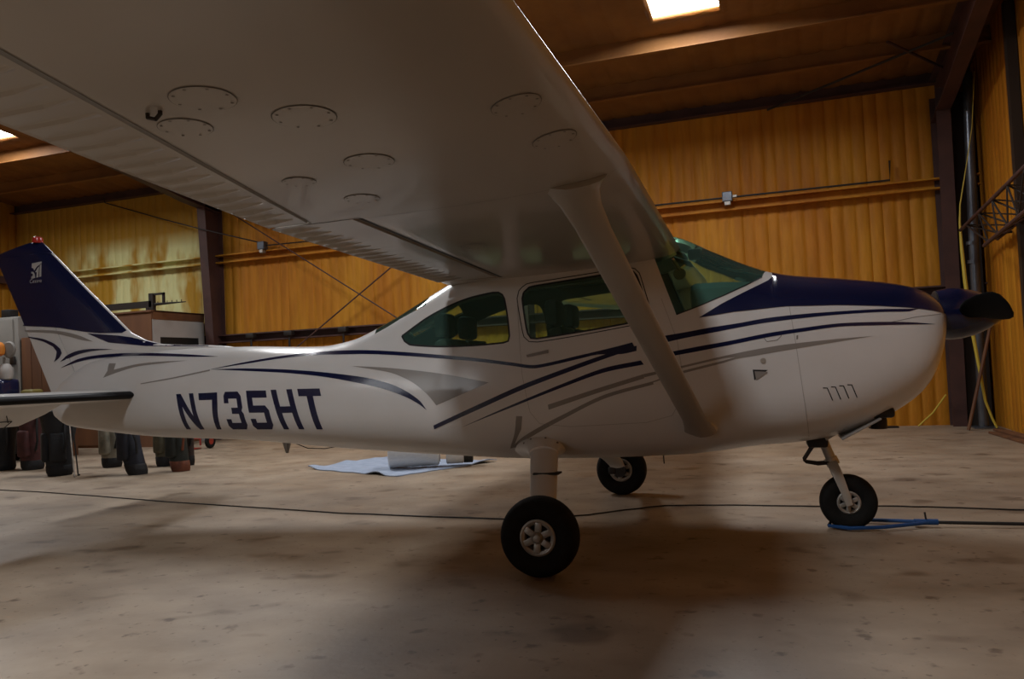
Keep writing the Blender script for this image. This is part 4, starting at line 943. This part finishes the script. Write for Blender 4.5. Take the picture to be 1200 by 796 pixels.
# wall services: conduit with lamp box, slack wire with a second box
cd = thing('wall_conduit', 'metal conduit with a square box along the upper girt of the back wall', 'conduit', hp(.9,.2,3.75))
def kh(o, p): o.parent = p; o.matrix_parent_inverse = Matrix.Translation(-Vector(p.location)); return o
kh(MB().tube([hp(-4.6,.20,3.76),hp(.8,.20,3.755),hp(3.28,.20,3.75),hp(3.29,.20,4.05)],.016,8).build('conduit_pipe','darksteel'), cd)
hk(MB().rbox(.80,.96,-.29,-.17,3.68,3.84,.012), 'junction_box', 'galv', cd)
hk(MB().rbox(.83,.93,-.28,-.18,3.62,3.685,.008), 'box_cover', 'alu', cd)
hk(MB().rbox(.96,1.03,-.25,-.21,3.74,3.78,.006), 'box_connector', 'alu', cd)
cw = thing('slack_wire', 'thin wire sloping down the back wall to a grey box', 'wire', hp(-8,.2,3.8))
kh(MB().tube([hp(-12.0,.21,5.22),hp(-11.98,.21,5.10),hp(-11.75,.21,5.02),hp(-10.5,.22,4.60),hp(-9.2,.62,4.20),hp(-8.05,.22,3.86)],.013,6).build('wire','darksteel'), cw)
hk(MB().rbox(-8.10,-7.94,-.30,-.16,3.72,3.88,.012), 'junction_box', 'galv', cw)
hk(MB().rbox(-8.06,-7.98,-.29,-.18,3.65,3.725,.008), 'box_cover', 'alu', cw)
kh(MB().tube([hp(-7.94,.22,3.80),hp(-6.2,.22,3.78),hp(-4.7,.20,3.76)],.013,6).build('conduit_pipe','darksteel'), cw)

# right corner: post, hose, pole, lattice mast, boards
gp = thing('steel_post', 'shiny grey steel post standing in the hangar corner', 'post', hp(4.25,.62))
kh(MB().tube([hp(4.25,.55,0),hp(4.27,.56,2.5),hp(4.33,.58,5.1)],.065,16).build('post_tube','galv'), gp)
hk(MB().rbox(4.10,4.40,-.74,-.40,0,.02,.004), 'post_foot', 'galv', gp)
for z in (2.35,2.62): kh(MB().tube([hp(4.26,.55,z),hp(4.262,.55,z+.05)],.082,16).build('post_clamp','galv'), gp)
hose = [(4.31,6.9,5.0),(4.23,6.9,4.21),(4.14,6.9,3.74),(4.02,6.9,3.15),(4.0,6.9,2.89),(4.005,6.9,2.5),(4.02,6.9,2.07),(4.045,6.9,1.7),(4.07,6.9,1.35),(4.12,6.9,.88),(4.17,6.9,.4),(4.24,6.9,.16),(4.29,6.92,.03)]
hose = [(1.187+(x-1.187)*1.0088,7.01,1.133+(z-1.133)*1.0088) for x,y,z in hose]
tag(MB().tube(hose,[.006,.006,.007,.009,.014,.024,.027,.027,.026,.022,.018,.016,.016],8).build('yellow_hose','yellow'), 'yellow hose hanging down past the grey post', 'hose')
tag(MB().tube([(3.93,6.86,.012),(4.27,7.02,1.22),(4.36,7.06,1.55)],.022,8).build('leaning_pole','wood'), 'thin brown pole leaning against the grey post', 'pole')
tag(MB().tube([(3.42,7.55,.02),(3.62,7.5,.22),(3.79,7.42,.48)],.012,6).build('yellow_stick','yellow'), 'short thin yellow stick leaning on the back wall', 'stick')
mast = thing('lattice_mast', 'dark triangular lattice mast section slung along the right wall', 'mast', (4.1,5.2,2.7))
ch = [((4.0,6.88,2.79),(4.0,3.7,3.05)), ((4.27,6.2,2.55),(4.27,3.7,2.75)), ((4.0,5.75,2.42),(4.0,3.7,2.60))]
for a,b in ch: kid(MB().tube([a,b],.024,8).build('mast_chord','primer'), mast)
L3 = [[Vector(a).lerp(Vector(b),(i+.5)/5) for i in range(5)] for a,b in ch]
for i in range(5):
    for p,q in ((0,1),(1,2),(2,0)):
        kid(MB().tube([L3[p][i],L3[q][i]],.012,6).build('mast_brace','darksteel'), mast)
        if i < 4: kid(MB().tube([L3[p][i],L3[q][i+1]],.010,6).build('mast_brace','darksteel'), mast)
for y in (6.0,4.2): kid(MB().tube([(4.25,y,2.60),(4.39,y,2.60)],.018,6).build('mast_bracket','darksteel'), mast)
bdl = [('long brown board lying at the foot of the right wall',(4.15,4.3),(4.12,6.4),.0),('thin brown board lying on the long board',(4.26,4.5),(4.20,6.5),.028),('dark board lying flat at the back wall under the propeller',(2.75,7.55),(3.15,7.60),.0)]
for lab,a,b,z in bdl:
    d = Vector((b[0]-a[0],b[1]-a[1],0)); an = math.atan2(d.y,d.x)
    tag(MB().rbox(0,d.length,-.06,.06,z,z+.028,.004,mx=Matrix.Translation((a[0],a[1],0))@Matrix.Rotation(an,4,'Z')).build('board','wood' if a[0]>3 else 'darksteel'), lab, 'board')

# ------------------------------------------------------------------ turn everything so that the hangar walls run along the axes
TURN = Matrix.Rotation(math.atan(.038), 4, 'Z')
bpy.context.view_layer.update()
for o in list(C.objects):
    if o.parent is None: o.matrix_world = TURN @ o.matrix_world
